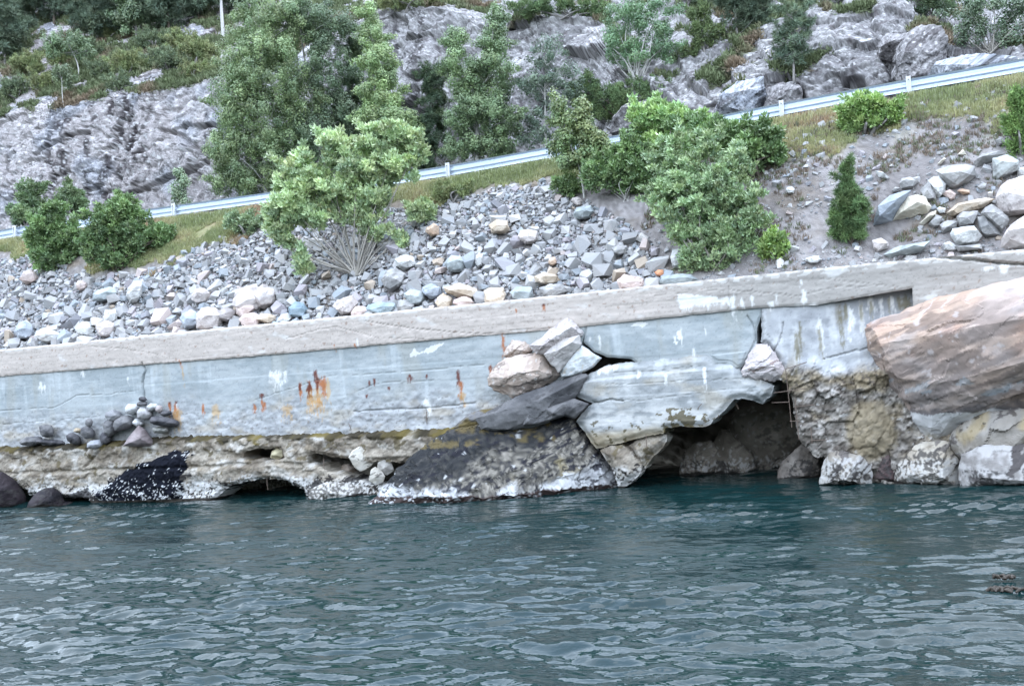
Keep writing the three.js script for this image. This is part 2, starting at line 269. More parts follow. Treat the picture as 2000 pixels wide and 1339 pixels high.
// o: poly, holes, cell, rough (outline noise), front(x, y, d) -> z, back (z of the rear), color(x, y, z, d, side), uvScale, cap (close the rear)
function relief(o) {
  const bb = [1e9, 1e9, -1e9, -1e9]; for (const [x, y] of o.poly) { bb[0] = Math.min(bb[0], x); bb[1] = Math.min(bb[1], y); bb[2] = Math.max(bb[2], x); bb[3] = Math.max(bb[3], y); }
  const c = o.cell, x0 = bb[0] - 2 * c, y0 = bb[1] - 2 * c, nx = Math.ceil((bb[2] - x0) / c) + 3, ny = Math.ceil((bb[3] - y0) / c) + 3, S = new Float32Array(nx * ny);
  const rough = o.rough ?? 0.03, rf = o.roughFreq ?? 4, seed = o.seed ?? 0;
  for (let j = 0; j < ny; j++) for (let i = 0; i < nx; i++) {
    const x = x0 + i * c, y = y0 + j * c;
    let s = signed(o.poly, x, y);
    if (o.holes) for (const h of o.holes) s = Math.min(s, -signed(h, x, y));
    if (Math.abs(s) < 0.5) s += rough * fbm(x * rf, y * rf, seed + 0.5, 4, 0.6) * 1.6;
    S[j * nx + i] = s;
  }
  const pos = [], col = [], uv = [], idx = [], map = new Map(), us = o.uvScale ?? 1.2;
  const vert = (x, y, s) => { const z = o.front(x, y, s); pos.push(x, y, z); col.push(...o.color(x, y, z, s, 0)); uv.push(x / us, y / us); return pos.length / 3 - 1; };
  const node = (i, j) => { const k = j * nx + i; let v = map.get(k); if (v === undefined) map.set(k, v = vert(x0 + i * c, y0 + j * c, S[k])); return v; };
  const cross = (i, j, k, l) => { const a = j * nx + i, b = l * nx + k, key = nx * ny + Math.min(a, b) * 2 + (Math.abs(a - b) === 1 ? 0 : 1); let v = map.get(key); if (v === undefined) { const t = S[a] / (S[a] - S[b]); map.set(key, v = vert(x0 + lerp(i, k, t) * c, y0 + lerp(j, l, t) * c, 0)); } return v; };
  const rim = [];
  for (let j = 0; j < ny - 1; j++) for (let i = 0; i < nx - 1; i++) {
    const q = [[i, j], [i + 1, j], [i + 1, j + 1], [i, j + 1]], ins = q.map(([a, b]) => S[b * nx + a] > 0);
    const cnt = ins[0] + ins[1] + ins[2] + ins[3];
    if (!cnt) continue;
    const out = [], xs = [];
    for (let k = 0; k < 4; k++) { const a = q[k], b = q[(k + 1) % 4]; if (ins[k]) out.push(node(...a)); if (ins[k] !== ins[(k + 1) % 4]) { const v = cross(...a, ...b); out.push(v); xs.push([v, ins[k]]); } }
    for (let k = 1; k < out.length - 1; k++) idx.push(out[0], out[k], out[k + 1]);
    if (xs.length === 2) rim.push(xs[0][1] ? [xs[0][0], xs[1][0]] : [xs[1][0], xs[0][0]]);
    else if (xs.length === 4) for (let k = 0; k < 4; k++) if (xs[k][1]) rim.push([xs[k][0], xs[(k + 1) % 4][0]]);
  }
  const g1 = geom(pos, idx, col, uv);
  // the sides: from the rim back in steps, pulled in a little and roughened
  const sp = [], sc = [], su = [], si = [], steps = o.steps ?? 4, smap = new Map(), shrink = o.shrink ?? 0.06, cx = (bb[0] + bb[2]) / 2, cy = (bb[1] + bb[3]) / 2, pull = o.pull ?? 0;
  const sv = (v, k) => { const key = v * 16 + k; let r = smap.get(key); if (r === undefined) { const x = pos[v * 3], y = pos[v * 3 + 1], z = pos[v * 3 + 2], f = k / steps, zz = lerp(z, o.back, f), w = k ? shrink * fbm(x * 5, y * 5, zz * 5 + 3, 3) : 0, e = 1 - pull * f * f, X = cx + (x - cx) * e + w, Y = cy + (y - cy) * e + w; smap.set(key, r = sp.length / 3); sp.push(X, Y, zz); sc.push(...o.color(X, Y, zz, 0, 1)); su.push((x + zz) / us, (y + zz * 0.3) / us); } return r; };
  for (const [a, b] of rim) for (let k = 0; k < steps; k++) { const p = sv(a, k), q = sv(b, k), r = sv(a, k + 1), s = sv(b, k + 1); si.push(p, r, q, q, r, s); }
  if (!pull) { const bp = [], bi = []; for (let k = 0; k < pos.length; k += 3) bp.push(pos[k], pos[k + 1], o.back); for (let k = 0; k < idx.length; k += 3) bi.push(idx[k], idx[k + 2], idx[k + 1]); return mergeGeometries([g1, geom(sp, si, sc, su), geom(bp, bi, col, uv)]); }
  { const m = sp.length / 3; sp.push(cx, cy, o.back); sc.push(...o.color(cx, cy, o.back, 0, 1)); su.push(0, 0); for (const [a, b] of rim) si.push(sv(a, steps), m, sv(b, steps)); }
  return mergeGeometries([g1, geom(sp, si, sc, su)]);
}

// ---------------------------------------------------------------- the concrete wall
const wp = (pts, t = 0) => pts.map(([x, y]) => W(x, y, t));
const capLow = [[-500, 775], [0, 735], [250, 714], [500, 695], [750, 672], [1000, 650], [1130, 638], [1300, 620], [1480, 601], [1590, 596]];
// long marks on the concrete, in wall metres: cracks (real grooves), rust runs and lime runs
const CR = [];
const crack = (w, d, pts) => { const p = wp(pts); const q = []; for (let i = 0; i < p.length - 1; i++) { const n = Math.max(1, Math.ceil(Math.hypot(p[i + 1][0] - p[i][0], p[i + 1][1] - p[i][1]) / 0.16)); for (let k = 0; k < n; k++) q.push([lerp(p[i][0], p[i + 1][0], k / n) + 0.035 * noise(q.length * 1.7, CR.length * 3.3), lerp(p[i][1], p[i + 1][1], k / n) + 0.035 * noise(q.length * 1.7 + 50, CR.length * 3.3)]); } q.push(p[p.length - 1]); const xs = q.map((v) => v[0]), ys = q.map((v) => v[1]); CR.push({ w, d, q, b: [Math.min(...xs) - 0.15, Math.max(...xs) + 0.15, Math.min(...ys) - 0.15, Math.max(...ys) + 0.15] }); };
crack(0.016, 0.03, [[715, 627], [800, 640], [880, 648], [950, 652], [1010, 645], [1080, 640]]);
crack(0.014, 0.025, [[560, 662], [620, 645], [660, 638], [740, 660], [830, 662]]);
crack(0.014, 0.02, [[170, 676], [240, 680], [300, 690], [330, 700]]);
crack(0.05, 0.14, [[1640, 513], [1700, 506], [1750, 502], [1850, 504], [1900, 507], [1950, 514], [2010, 517]]);
crack(0.016, 0.03, [[1424, 545], [1426, 575], [1424, 605]]);
crack(0.014, 0.02, [[1470, 545], [1473, 560], [1468, 578]]);
crack(0.014, 0.02, [[1280, 578], [1400, 566], [1480, 570], [1560, 578], [1640, 560], [1740, 556]]);
crack(0.012, 0.02, [[1600, 545], [1680, 552], [1760, 562]]);
crack(0.016, 0.03, [[0, 802], [110, 795], [125, 785], [150, 772], [210, 770], [270, 762]]);
crack(0.014, 0.025, [[0, 828], [90, 822], [200, 812], [280, 806]]);
crack(0.014, 0.025, [[495, 782], [570, 758], [640, 735], [720, 731], [860, 720], [985, 708]]);
crack(0.014, 0.025, [[700, 762], [740, 748], [860, 742]]);
crack(0.055, 0.1, [[279, 708], [283, 725], [277, 745], [281, 768], [278, 790]]);
crack(0.04, 0.08, [[832, 800], [834, 828]]);
crack(0.025, 0.05, [[690, 803], [860, 795], [930, 786]]);
crack(0.028, 0.06, [[1460, 618], [1472, 640], [1474, 664], [1466, 684], [1452, 715]]);
crack(0.022, 0.05, [[1531, 628], [1522, 668], [1508, 690], [1514, 700]]);
crack(0.014, 0.025, [[1472, 640], [1500, 655], [1516, 672]]);
crack(0.025, 0.05, [[1610, 700], [1660, 688], [1705, 678]]);
crack(0.014, 0.03, [[1200, 728], [1300, 722], [1380, 712], [1430, 710]]);
crack(0.012, 0.02, [[1215, 778], [1250, 782], [1340, 770], [1420, 760]]);
crack(0.03, 0.07, [[1163, 786], [1200, 780], [1222, 782]]);
crack(0.014, 0.02, [[1180, 750], [1260, 748], [1350, 742], [1460, 738]]);
const groove = (x, y) => { let g = 0; for (const c of CR) { if (x < c.b[0] || x > c.b[1] || y < c.b[2] || y > c.b[3]) continue; let d = 1e9; for (let i = 0; i < c.q.length - 1; i++) d = Math.min(d, segDist(x, y, c.q[i], c.q[i + 1])); const w = c.w * (0.75 + 0.5 * noise(x * 7, y * 7, 3)); if (d < w) g = Math.max(g, c.d * Math.min(1, 1.5 * (1 - d / w))); } return g; };
const RUN = [];
const runs = (c, k, list) => { for (const [px, py, len, w] of list) { const [x, y] = W(px, py), [, y2] = W(px, py + len); RUN.push([x, y, y - y2, w, c, k]); } };
const RUST = [0.33, 0.125, 0.052], DARKRUST = [0.11, 0.035, 0.025], LIME = [0.62, 0.61, 0.59], OCHRE = [0.45, 0.28, 0.11];
runs(RUST, 0.95, [[604, 745, 48, 0.1], [619, 735, 62, 0.07], [630, 735, 50, 0.11], [586, 748, 40, 0.05], [898, 740, 45, 0.07], [982, 652, 44, 0.06], [511, 778, 25, 0.05], [352, 702, 20, 0.035], [655, 672, 14, 0.035], [695, 669, 12, 0.03], [342, 788, 36, 0.1], [330, 786, 26, 0.06], [396, 788, 24, 0.05], [516, 785, 16, 0.05], [496, 788, 18, 0.06], [957, 714, 22, 0.05], [1158, 700, 14, 0.035], [1170, 699, 14, 0.035], [1064, 596, 14, 0.04], [1010, 602, 10, 0.025]]);
runs(OCHRE, 0.6, [[640, 740, 50, 0.09], [604, 755, 60, 0.14], [345, 800, 40, 0.18], [903, 765, 30, 0.1], [620, 760, 52, 0.2], [356, 715, 40, 0.04], [420, 790, 36, 0.12], [560, 790, 30, 0.2]]);
runs(DARKRUST, 0.95, [[616, 722, 22, 0.075], [603, 746, 30, 0.09], [619, 742, 22, 0.05], [511, 768, 12, 0.07], [585, 748, 14, 0.035], [894, 722, 32, 0.05], [800, 731, 14, 0.055], [731, 738, 16, 0.04], [721, 742, 14, 0.035], [759, 754, 8, 0.04], [716, 770, 8, 0.045], [834, 730, 8, 0.035], [957, 714, 12, 0.045], [331, 784, 8, 0.05], [344, 783, 8, 0.06], [1171, 698, 8, 0.03], [1158, 700, 7, 0.03], [1064, 594, 6, 0.04]]);
runs(LIME, 0.9, [[78, 745, 22, 0.1], [86, 750, 20, 0.05], [540, 724, 36, 0.22], [528, 724, 20, 0.12], [556, 724, 22, 0.1], [249, 736, 14, 0.05], [833, 775, 30, 0.1], [836, 790, 22, 0.08], [700, 660, 16, 0.05], [160, 724, 12, 0.14], [1170, 655, 24, 0.05], [1152, 658, 14, 0.04], [1304, 730, 22, 0.05], [1378, 718, 40, 0.06], [1355, 680, 14, 0.04], [1378, 640, 16, 0.03], [1432, 575, 50, 0.08], [1450, 582, 24, 0.06], [1470, 578, 20, 0.05], [1508, 588, 16, 0.12], [1517, 574, 20, 0.04], [1570, 566, 34, 0.08], [1565, 546, 14, 0.06], [1340, 576, 30, 0.25], [1380, 578, 24, 0.3], [1420, 580, 18, 0.25], [1960, 516, 20, 0.12], [1930, 520, 10, 0.2], [1648, 518, 8, 0.04], [1700, 575, 40, 0.1], [1720, 580, 50, 0.06], [1740, 578, 34, 0.08], [1660, 600, 60, 0.12], [1680, 590, 70, 0.08], [1600, 620, 70, 0.1], [1250, 722, 16, 0.06], [1180, 714, 16, 0.3], [1200, 712, 12, 0.2], [1330, 640, 40, 0.03], [1318, 655, 14, 0.03], [345, 788, 14, 0.05]]);
runs([0.14, 0.12, 0.06], 0.7, [[1755, 575, 40, 0.05], [1735, 578, 44, 0.03], [1700, 585, 40, 0.04], [1770, 574, 50, 0.09], [1680, 590, 50, 0.05], [1650, 592, 40, 0.06], [1640, 600, 90, 0.05], [1600, 640, 60, 0.05], [1555, 650, 80, 0.06], [1562, 625, 60, 0.05]]);
// lime splashes with an outline of their own
const LIMEPOLY = [[[799, 698], [808, 680], [820, 690], [842, 675], [870, 668], [850, 684], [838, 690], [826, 688], [812, 694]], [[1325, 665], [1322, 650], [1328, 645], [1333, 660], [1322, 672], [1316, 668]], [[1232, 636], [1248, 628], [1268, 631], [1255, 638]], [[1325, 575], [1400, 578], [1412, 590], [1360, 596], [1330, 604]]].map((p) => wp(p));
const rustDot = (x, y) => x;
function runMix(c, x, y) {
  for (const r of RUN) {
    const v = (r[1] - y) / r[2];
    if (v < -0.06 || v > 1.25) continue;
    const wob = 0.02 * noise(y * 5, r[0] * 9), u = Math.abs(x - r[0] - wob) / (r[3] * (r[4] === DARKRUST ? 1.9 : r[4] === LIME ? 1.2 : 1.6) * (0.7 + 0.5 * noise(y * 8, r[0] * 3)));
    if (u > 1.3) continue;
    const g = fbm(x * 18, y * 5, r[0], 4, 0.65), a = ss(1.1, 0.3, u + 1.1 * g) * ss(1.15, 0.45, v + 1.3 * g) * ss(-0.06, 0.12, v + 0.5 * g);
    c = mixc(c, r[4], r[5] * a);
  }
  for (const p of LIMEPOLY) { if (Math.abs(p[0][0] - x) > 2.5) continue; const s = signed(p, x, y) + 0.05 * fbm(x * 9, y * 9, 2, 3); if (s > 0) c = mixc(c, LIME, 0.9); }
  return c;
}
const boards = (x, y, h) => { const k = Math.floor(y / h + 0.15 * noise(x * 0.05, y * 0.2)), f = y / h - Math.floor(y / h); return [(hash(k, Math.floor(x / 3.7 + hash(k, 2, 3, 4)), 1, 5) - 0.5), f < 0.06 ? 1 : 0]; };
const capColor = (x, y, z, d, side) => {
  const m = fbm(x * 0.6, y * 1.4, 3, 4), f = fbm(x * 3.2, y * 9, 1, 4), g = noise(x * 16, y * 16, 2), right = ss(3, 6.5, x);
  let c = mixc([0.44, 0.385, 0.345], [0.33, 0.305, 0.28], right);
  c = mixc(c, mulc(c, 0.86), ss(0.0, 0.4, f + 0.5 * m)); c = mixc(c, mulc(c, 1.1), ss(0.1, 0.4, -f + 0.3 * m));
  if (g > 0.42) c = mulc(c, 0.8);
  if (noise(x * 8, y * 8, 9) > 0.52) c = mixc(c, [0.2, 0.12, 0.08], 0.5);
  c = mixc(c, LIME, 0.5 * ss(0.22, 0.4, fbm(x * 1.3 + 40, y * 2.5, 4, 4)));
  if (y > 4.9 && noise(x * 5, y * 9, 4) > 0.05) c = mixc(c, [0.55, 0.53, 0.5], 0.6);
  return side ? c : runMix(c, x, y);
};
const TIDE = 1.95;
const panelColor = (x, y, z, d, side) => {
  const m = fbm(x * 0.5, y * 1.1, 7, 4), f = fbm(x * 2.2, y * 7, 5, 4), v = fbm(x * 2.6, y * 0.35, 6, 4), g = noise(x * 17, y * 17, 4);
  let c = mixc([0.27, 0.296, 0.302], [0.355, 0.375, 0.378], ss(-0.3, 0.3, m + 0.7 * f));
  c = mixc(c, [0.45, 0.475, 0.485], 0.6 * ss(0.1, 0.35, v)); c = mixc(c, [0.3, 0.3, 0.27], 0.5 * ss(0.08, 0.3, fbm(x * 1.7 + 30, y * 0.4, 9, 4)));
  if (g > 0.45) c = mulc(c, 0.84);
  // rough weathered zone above the ledge
  const low = ss(3.3, 2.2, y + 0.8 * m + 0.4 * v) * ss(7, 4, x);
  let w = mixc([0.25, 0.25, 0.255], [0.43, 0.43, 0.435], ss(-0.3, 0.35, fbm(x * 3, y * 5, 9, 5, 0.6)));
  w = mixc(w, [0.36, 0.3, 0.22], 0.6 * ss(0.0, 0.35, fbm(x * 1.1, y * 2, 12, 3)));
  if (fbm(x * 9, y * 11, 3, 4) > 0.25) w = mixc(w, [0.15, 0.13, 0.12], 0.7);
  c = mixc(c, w, 0.85 * low);
  return side ? c : runMix(c, x, y);
};
const embC = W(1704, 838, -0.1), EMB = (x, y) => Math.hypot((x - embC[0]) / 0.5, (y - embC[1]) / 0.62);  // a rounded boulder bedded in the crumbling concrete
const rightColor = (x, y, z, d, side) => {
  const m = fbm(x * 0.8, y * 1.1, 17, 4), f = fbm(x * 3, y * 5, 5, 4), v = fbm(x * 3.2, y * 0.5, 6, 4), g = noise(x * 17, y * 17, 4);
  let c = mixc([0.25, 0.255, 0.265], [0.37, 0.375, 0.385], ss(-0.3, 0.3, m + 0.6 * f));
  c = mixc(c, [0.5, 0.5, 0.5], 0.7 * ss(0.05, 0.35, v + 0.3 * f) * ss(4.5, 3.9, y)); c = mixc(c, [0.24, 0.21, 0.16], 0.6 * ss(0.1, 0.4, fbm(x * 2.4 + 20, y * 0.5, 2, 4)));
  if (g > 0.45) c = mulc(c, 0.84);
  const low = ss(2.95, 2.5, y + 0.7 * m);
  let w = mixc([0.12, 0.105, 0.09], [0.3, 0.275, 0.25], ss(-0.3, 0.3, fbm(x * 2.6, y * 3, 9, 4)));
  w = mixc(w, [0.24, 0.19, 0.12], 0.75 * ss(0.0, 0.3, fbm(x * 1.1, y * 1.4, 12, 3)));
  if (fbm(x * 7, y * 7, 3, 3) > 0.18) w = mixc(w, [0.09, 0.075, 0.065], 0.8);
  w = mulc(w, 1 + 0.5 * noise(x * 19, y * 19, 3)); if (fbm(x * 5 + 9, y * 7, 8, 4) > 0.3) w = mixc(w, [0.42, 0.4, 0.38], 0.8);
  { const e = EMB(x, y); if (e < 1.4) w = mixc(w, mulc([0.22, 0.18, 0.12], 1 + 0.5 * fbm(x * 6, y * 6, 4, 4)), 0.85 * ss(1.25, 0.9, e + 0.3 * fbm(x * 4, y * 4, 9, 3))); }
  c = mixc(c, w, low);
  return side ? c : runMix(c, x, y);
};
const slabColor = (x, y, z, d, side) => {
  const m = fbm(x * 0.9, y * 1.5, 27, 4), f = fbm(x * 2.4, y * 6, 5, 4), v = fbm(x * 2.8, y * 0.8, 16, 4), g = noise(x * 17, y * 17, 14);
  let c = mixc([0.25, 0.26, 0.262], [0.36, 0.365, 0.362], ss(-0.3, 0.3, m + 0.8 * f));
  c = mixc(c, [0.46, 0.465, 0.46], 0.55 * ss(0.05, 0.3, v + 0.25 * f)); c = mixc(c, [0.4, 0.34, 0.25], 0.4 * ss(0.05, 0.35, fbm(x * 0.9, y * 1.8, 5, 4)));
  if (g > 0.42) c = mulc(c, 0.82);
  const tide = W(1280, 815)[1] + 0.1 * m;
  c = mixc(c, [0.55, 0.54, 0.52], 0.65 * ss(0.3, 0.1, Math.abs(y - tide - 0.02)) * ss(-0.3, 0.05, f));
  c = mixc(c, mixc([0.24, 0.2, 0.14], [0.4, 0.35, 0.27], ss(-0.3, 0.3, f)), ss(0, -0.25, y - tide + 0.15));
  if (y < tide + 0.06 && fbm(x * 5, y * 6, 31, 3) > 0.25) c = mixc(c, [0.08, 0.065, 0.03], 0.8);
  if (y < tide + 0.2 && fbm(x * 5, y * 5, 3, 4) + 0.5 * ss(0.9, 0.1, Math.abs(x - W(1335, 820)[0])) > 0.42) c = mixc(c, [0.09, 0.07, 0.03], 0.85);
  return side ? c : runMix(c, x, y);
};
const MUSSEL = wp([[190, 965], [215, 945], [245, 922], [290, 900], [335, 880], [362, 882], [380, 886], [366, 920], [360, 970], [300, 985], [210, 985]], -0.3);
const FOOT_TOP = [W(-700, 905, -0.3), W(0, 873, -0.3), W(150, 868, -0.3), W(330, 853, -0.3), W(868, 838, -0.3)];
const footColor = (x, y, z, d, side) => {
  const m = fbm(x * 0.8, y * 1.3, 37, 4), f = fbm(x * 3, y * 4, 5, 4), g = noise(x * 15, y * 15, 14);
  let c = mixc([0.15, 0.125, 0.098], [0.29, 0.255, 0.21], ss(-0.3, 0.3, m + 0.8 * f));
  c = mixc(c, [0.46, 0.44, 0.41], 0.6 * ss(0.0, 0.3, fbm(x * 1.7, y * 2, 8, 4) + 0.3 * f)); c = mixc(c, [0.2, 0.165, 0.12], 0.7 * ss(0.1, 0.3, fbm(x * 3, y * 4.5, 18, 4)));
  c = mulc(c, 1 + 0.4 * noise(x * 21, y * 21, 6) + 0.35 * fbm(x * 6, y * 9, 16, 4));
  const mossShade = ss(0.2, 0.12, Math.abs(y - polyline(FOOT_TOP, x) - 0.0) + 0.3 * fbm(x * 2.6, y * 4, 3, 4)) * ss(-0.25, -0.05, fbm(x * 0.9, 4, 4, 3) + 0.12);
  c = mixc(c, mixc([0.03, 0.025, 0.016], [0.13, 0.1, 0.03], ss(-0.1, 0.3, fbm(x * 1.3, 2, 8, 3))), 0.95 * mossShade);  // moss line, with the shade of the ledge recess painted in
  if (fbm(x * 2.8, y * 3, 3, 4) > 0.24) c = mixc(c, [0.1, 0.08, 0.045], 0.8);
  const h = y - WATER_Y, barn = 0.8 * fbm(x * 13, y * 13, 11, 4) + 0.5 * fbm(x * 3, y * 3, 21, 3);
  c = mixc(c, [0.5, 0.49, 0.475], ss(0.65, 0.35, h + 0.5 * m + 0.25 * f) * ss(-0.2, 0.05, barn));
  if (h < 0.75 && fbm(x * 0.9, y * 1.7, 61, 4) + 0.25 * barn > 0.1 + 0.25 * h) c = mixc(c, [0.03, 0.028, 0.028], 0.9);
  if (h < 0.5 + 0.5 * m && barn < -0.12) c = mixc(c, [0.02, 0.018, 0.02], 0.9);
  const s = signed(MUSSEL, x, y) + 0.35 * fbm(x * 3.2, y * 3.2, 6, 4);
  if (s > 0) c = 0.8 * fbm(x * 16, y * 16, 21, 4) + 0.5 * fbm(x * 3, y * 3, 41, 3) > 0.3 - 0.16 * ss(0.9, 0.2, h) ? [0.5, 0.5, 0.5] : [0.008, 0.009, 0.014];
  if (h < 0.05) c = [0.04, 0.035, 0.03];
  return c;
};

const wall = new THREE.Group(); thing(wall, 'retaining_wall', 'long cracked concrete retaining wall with rust streaks, standing in the sea below the rubble slope', 'wall');
const XL = -40, XR = 26;
{
  const cap = capLow.map(([x, y]) => W(x, y, -0.07)); cap[0][0] = XL;
  const capPoly = [[XL, 5.0], [-20, 5.0], [-10, 5.01], [0, 5.0], [8, 5.04], [12, 5.02], [XR, 5.0], [XR, 2.6], W(1815, 700), W(1786, 640, -0.07), W(1783, 562, -0.07), ...cap.slice().reverse()];
  const capRel = (poly, cell, rough) => relief({ poly, cell, rough, roughFreq: 2.2, back: -0.75, shrink: 0.01, steps: 3, seed: 1, color: capColor,
    front: (x, y, d) => { const b = boards(x, y, 0.2); return 0.07 + 0.01 * b[0] - 0.004 * b[1] + 0.03 * fbm(x * 0.7, y * 1.2, 3, 3) + 0.01 * fbm(x * 5, y * 7, 1, 4) - 0.05 * ss(0.05, 0, d) * (0.5 + 0.5 * noise(x * 6, y * 6)) - groove(x, y); } });
  const clip = (poly, a, b) => { // cut a polygon to a <= x <= b
    for (const [lim, sg] of [[a, 1], [b, -1]]) { const o = []; for (let i = 0; i < poly.length; i++) { const p = poly[i], q = poly[(i + 1) % poly.length], ip = (p[0] - lim) * sg >= 0, iq = (q[0] - lim) * sg >= 0; if (ip) o.push(p); if (ip !== iq) { const t = (lim - p[0]) / (q[0] - p[0]); o.push([lim, lerp(p[1], q[1], t)]); } } poly = o; }
    return poly; };
  part(mesh(capRel(capPoly, 0.026, 0.012), concreteMat), 'cap_beam', wall);
  const face = (base, k = 1) => (x, y, d) => { const b = boards(x, y + 0.07, 0.24), low = ss(3.0, 2.4, y); return base + 0.012 * b[0] - 0.004 * b[1] + k * (0.03 * fbm(x * 0.6, y * 0.9, 13, 3) + (0.012 + 0.035 * low) * fbm(x * 5, y * 6, 11, 4)) - 0.05 * ss(0.06, 0, d) - groove(x, y); };
  const left = [[XL, 4.2], ...capLow.slice(1, 7).map(([x, y]) => { const p = W(x, y); return [p[0], p[1] + 0.1]; }), W(1150, 626), W(1136, 668), W(1128, 710), W(1100, 745), W(1010, 800), W(900, 852), W(700, 862), W(520, 870), W(330, 872), W(150, 895), W(0, 895), [XL, 1.5]];
  part(mesh(relief({ poly: left, cell: 0.026, rough: 0.02, back: -0.7, seed: 2, color: panelColor, front: face(0), steps: 3 }), concreteMat), 'wall_panel', wall, 'bluish grey concrete panel with rust runs');
  const right = wp([[1146, 620], [1300, 610], [1480, 591], [1492, 600], [1478, 640], [1478, 664], [1474, 700], [1440, 722], [1375, 716], [1262, 726], [1243, 708], [1232, 701], [1184, 697], [1160, 687], [1139, 668]]);
  part(mesh(relief({ poly: right, cell: 0.024, rough: 0.018, back: -1.6, seed: 3, color: panelColor, front: face(0.0), steps: 3 }), concreteMat), 'wall_panel', wall, 'smooth blue grey concrete panel above the broken slab');
  const chip = wp([[1381, 691], [1463, 682], [1452, 712], [1440, 717], [1428, 708], [1402, 706]]);
  part(mesh(relief({ poly: chip, cell: 0.024, rough: 0.02, back: -0.4, seed: 4, color: panelColor, front: face(0.02), steps: 3 }), concreteMat), 'loose_block', wall);
  const slab = wp([[1120, 772], [1138, 738], [1150, 728], [1180, 714], [1241, 707], [1375, 692.5], [1384, 698], [1398, 711], [1425, 714], [1444, 724], [1456, 737], [1481, 738], [1512, 753], [1506, 772], [1488, 789], [1468, 782], [1448, 777], [1432, 780], [1412, 803], [1400, 815], [1379, 833], [1328, 833], [1298, 837], [1296, 846], [1265, 850], [1242, 858], [1209, 866], [1163, 876], [1146, 853], [1124, 823], [1146, 795], [1160, 787], [1138, 781]], -0.2);
  const lip = [W(1120, 738, -0.2), W(1440, 705, -0.2)];
  part(mesh(relief({ poly: slab, cell: 0.022, rough: 0.04, back: -1.1, seed: 5, color: slabColor, steps: 5, shrink: 0.12,
    front: (x, y, d) => { const up = y - polyline(lip, x) + 0.13, rb = ss(W(1440, 700, -0.2)[0], W(1475, 700, -0.2)[0], x), b = boards(x, y + 0.05, 0.22); return 0.2 - 0.1 * ss(0.0, 0.05, up) + 0.01 * b[0] - 0.004 * b[1] + 0.05 * fbm(x * 0.8, y, 5, 3) + (0.02 + 0.09 * rb) * fbm(x * 4, y * 5, 7, 4) + 0.12 * rb - (0.09 + 0.14 * rb) * ss(0.16, 0, d) - groove(x, y); } }), concreteMat), 'broken_slab', wall, 'tilted broken concrete slab with a jagged undercut edge');
  const toe1 = wp([[1168, 880], [1188, 872], [1209, 869], [1224, 877], [1233, 890], [1250, 913], [1247, 928], [1237, 938], [1214, 955], [1205, 955], [1196, 925], [1182, 900]], -0.3);
  const toe2 = wp([[1224, 872], [1242, 858], [1265, 850], [1299, 849], [1301, 858], [1293, 875], [1267, 900], [1257, 916], [1248, 912], [1234, 890]], -0.1);
  const toe = (poly, base, seed) => relief({ poly, cell: 0.022, rough: 0.03, back: base - 0.7, seed, color: footColor, steps: 5, shrink: 0.12, front: (x, y, d) => base + 0.12 * fbm(x * 2.5, y * 2.5, seed, 4) + 0.05 * fbm(x * 8, y * 8, 2, 3) - 0.2 * ss(0.22, 0, d) });
  part(mesh(toe(toe1, 0.35, 6), concreteMat), 'fallen_block', wall); part(mesh(toe(toe2, 0.15, 7), concreteMat), 'fallen_block', wall);
  // eroded right-hand part with aggregate showing
  const rough = wp([[1478, 590], [1590, 586], [1690, 570], [1800, 545], [1830, 560], [1860, 700], [1900, 860], [1905, 960], [1615, 960], [1612, 890], [1598, 893], [1585, 880], [1566, 862], [1556, 830], [1549, 790], [1540, 748], [1526, 740], [1534, 720], [1519, 697], [1498, 672], [1484, 668], [1488, 640]]);
  const rec = [W(1560, 600)[0], W(1783, 600)[0]], er = W(1600, 700)[1];
  part(mesh(relief({ poly: rough, cell: 0.026, rough: 0.05, back: -1.3, seed: 8, color: rightColor, steps: 6, shrink: 0.2,
    front: (x, y, d) => { const low = ss(er + 0.05, er - 0.35, y + 0.35 * fbm(x * 0.9, 3, 3, 3)), b = blocks(x * 1.9, y * 1.9, 5), b2 = blocks(x * 4.5, y * 4.5, 9); return -0.32 * ss(rec[0], rec[1], x) * ss(3.2, 3.9, y) + 0.02 * fbm(x * 5, y * 5, 3, 4) + low * (0.14 * b[0] - 0.03 * ss(0.1, 0, b[1]) + 0.05 * b2[0] - 0.015 * ss(0.1, 0, b2[1]) + 0.16 * fbm(x * 2.2, y * 2.2, 8, 5, 0.6) + 0.07 * Math.max(0, fbm(x * 7, y * 7, 5, 3)) * 3 * ss(0.7, 1.1, EMB(x, y)) + 0.2) + 0.22 * Math.sqrt(clamp(1 - EMB(x, y) ** 2)) - 0.1 * ss(0.12, 0, d) - groove(x, y); } }), concreteMat), 'eroded_concrete', wall, 'crumbling concrete with aggregate and stones showing');
  // footing at the left with undercut hollows
  const foot = wp([[-700, 905], [0, 873], [150, 868], [330, 853], [520, 852], [700, 845], [868, 838], [930, 815], [960, 850], [940, 890], [860, 940], [815, 985], [815, 1015], [-700, 1050]], -0.3);
  const holes = [wp([[596, 886], [640, 890], [680, 896], [700, 905], [735, 902], [780, 903], [830, 893], [850, 920], [800, 950], [760, 942], [728, 947], [690, 935], [640, 917], [600, 903]], -0.3), wp([[412, 985], [440, 953], [480, 938], [525, 933], [560, 939], [592, 955], [612, 985], [600, 1040], [420, 1040]], -0.3), wp([[470, 896], [478, 881], [500, 876], [545, 877], [552, 893], [520, 899]], -0.3), wp([[-700, 970], [-20, 930], [20, 940], [60, 965], [175, 972], [190, 1040], [-700, 1080]], -0.3)];
  const vg = [[[372, 878], [378, 966]], [[205, 868], [166, 912], [150, 950]], [[40, 872], [36, 930]]].map((p) => wp(p, -0.3));
  const footTop = [W(0, 873, -0.3), W(330, 853, -0.3), W(868, 838, -0.3)];
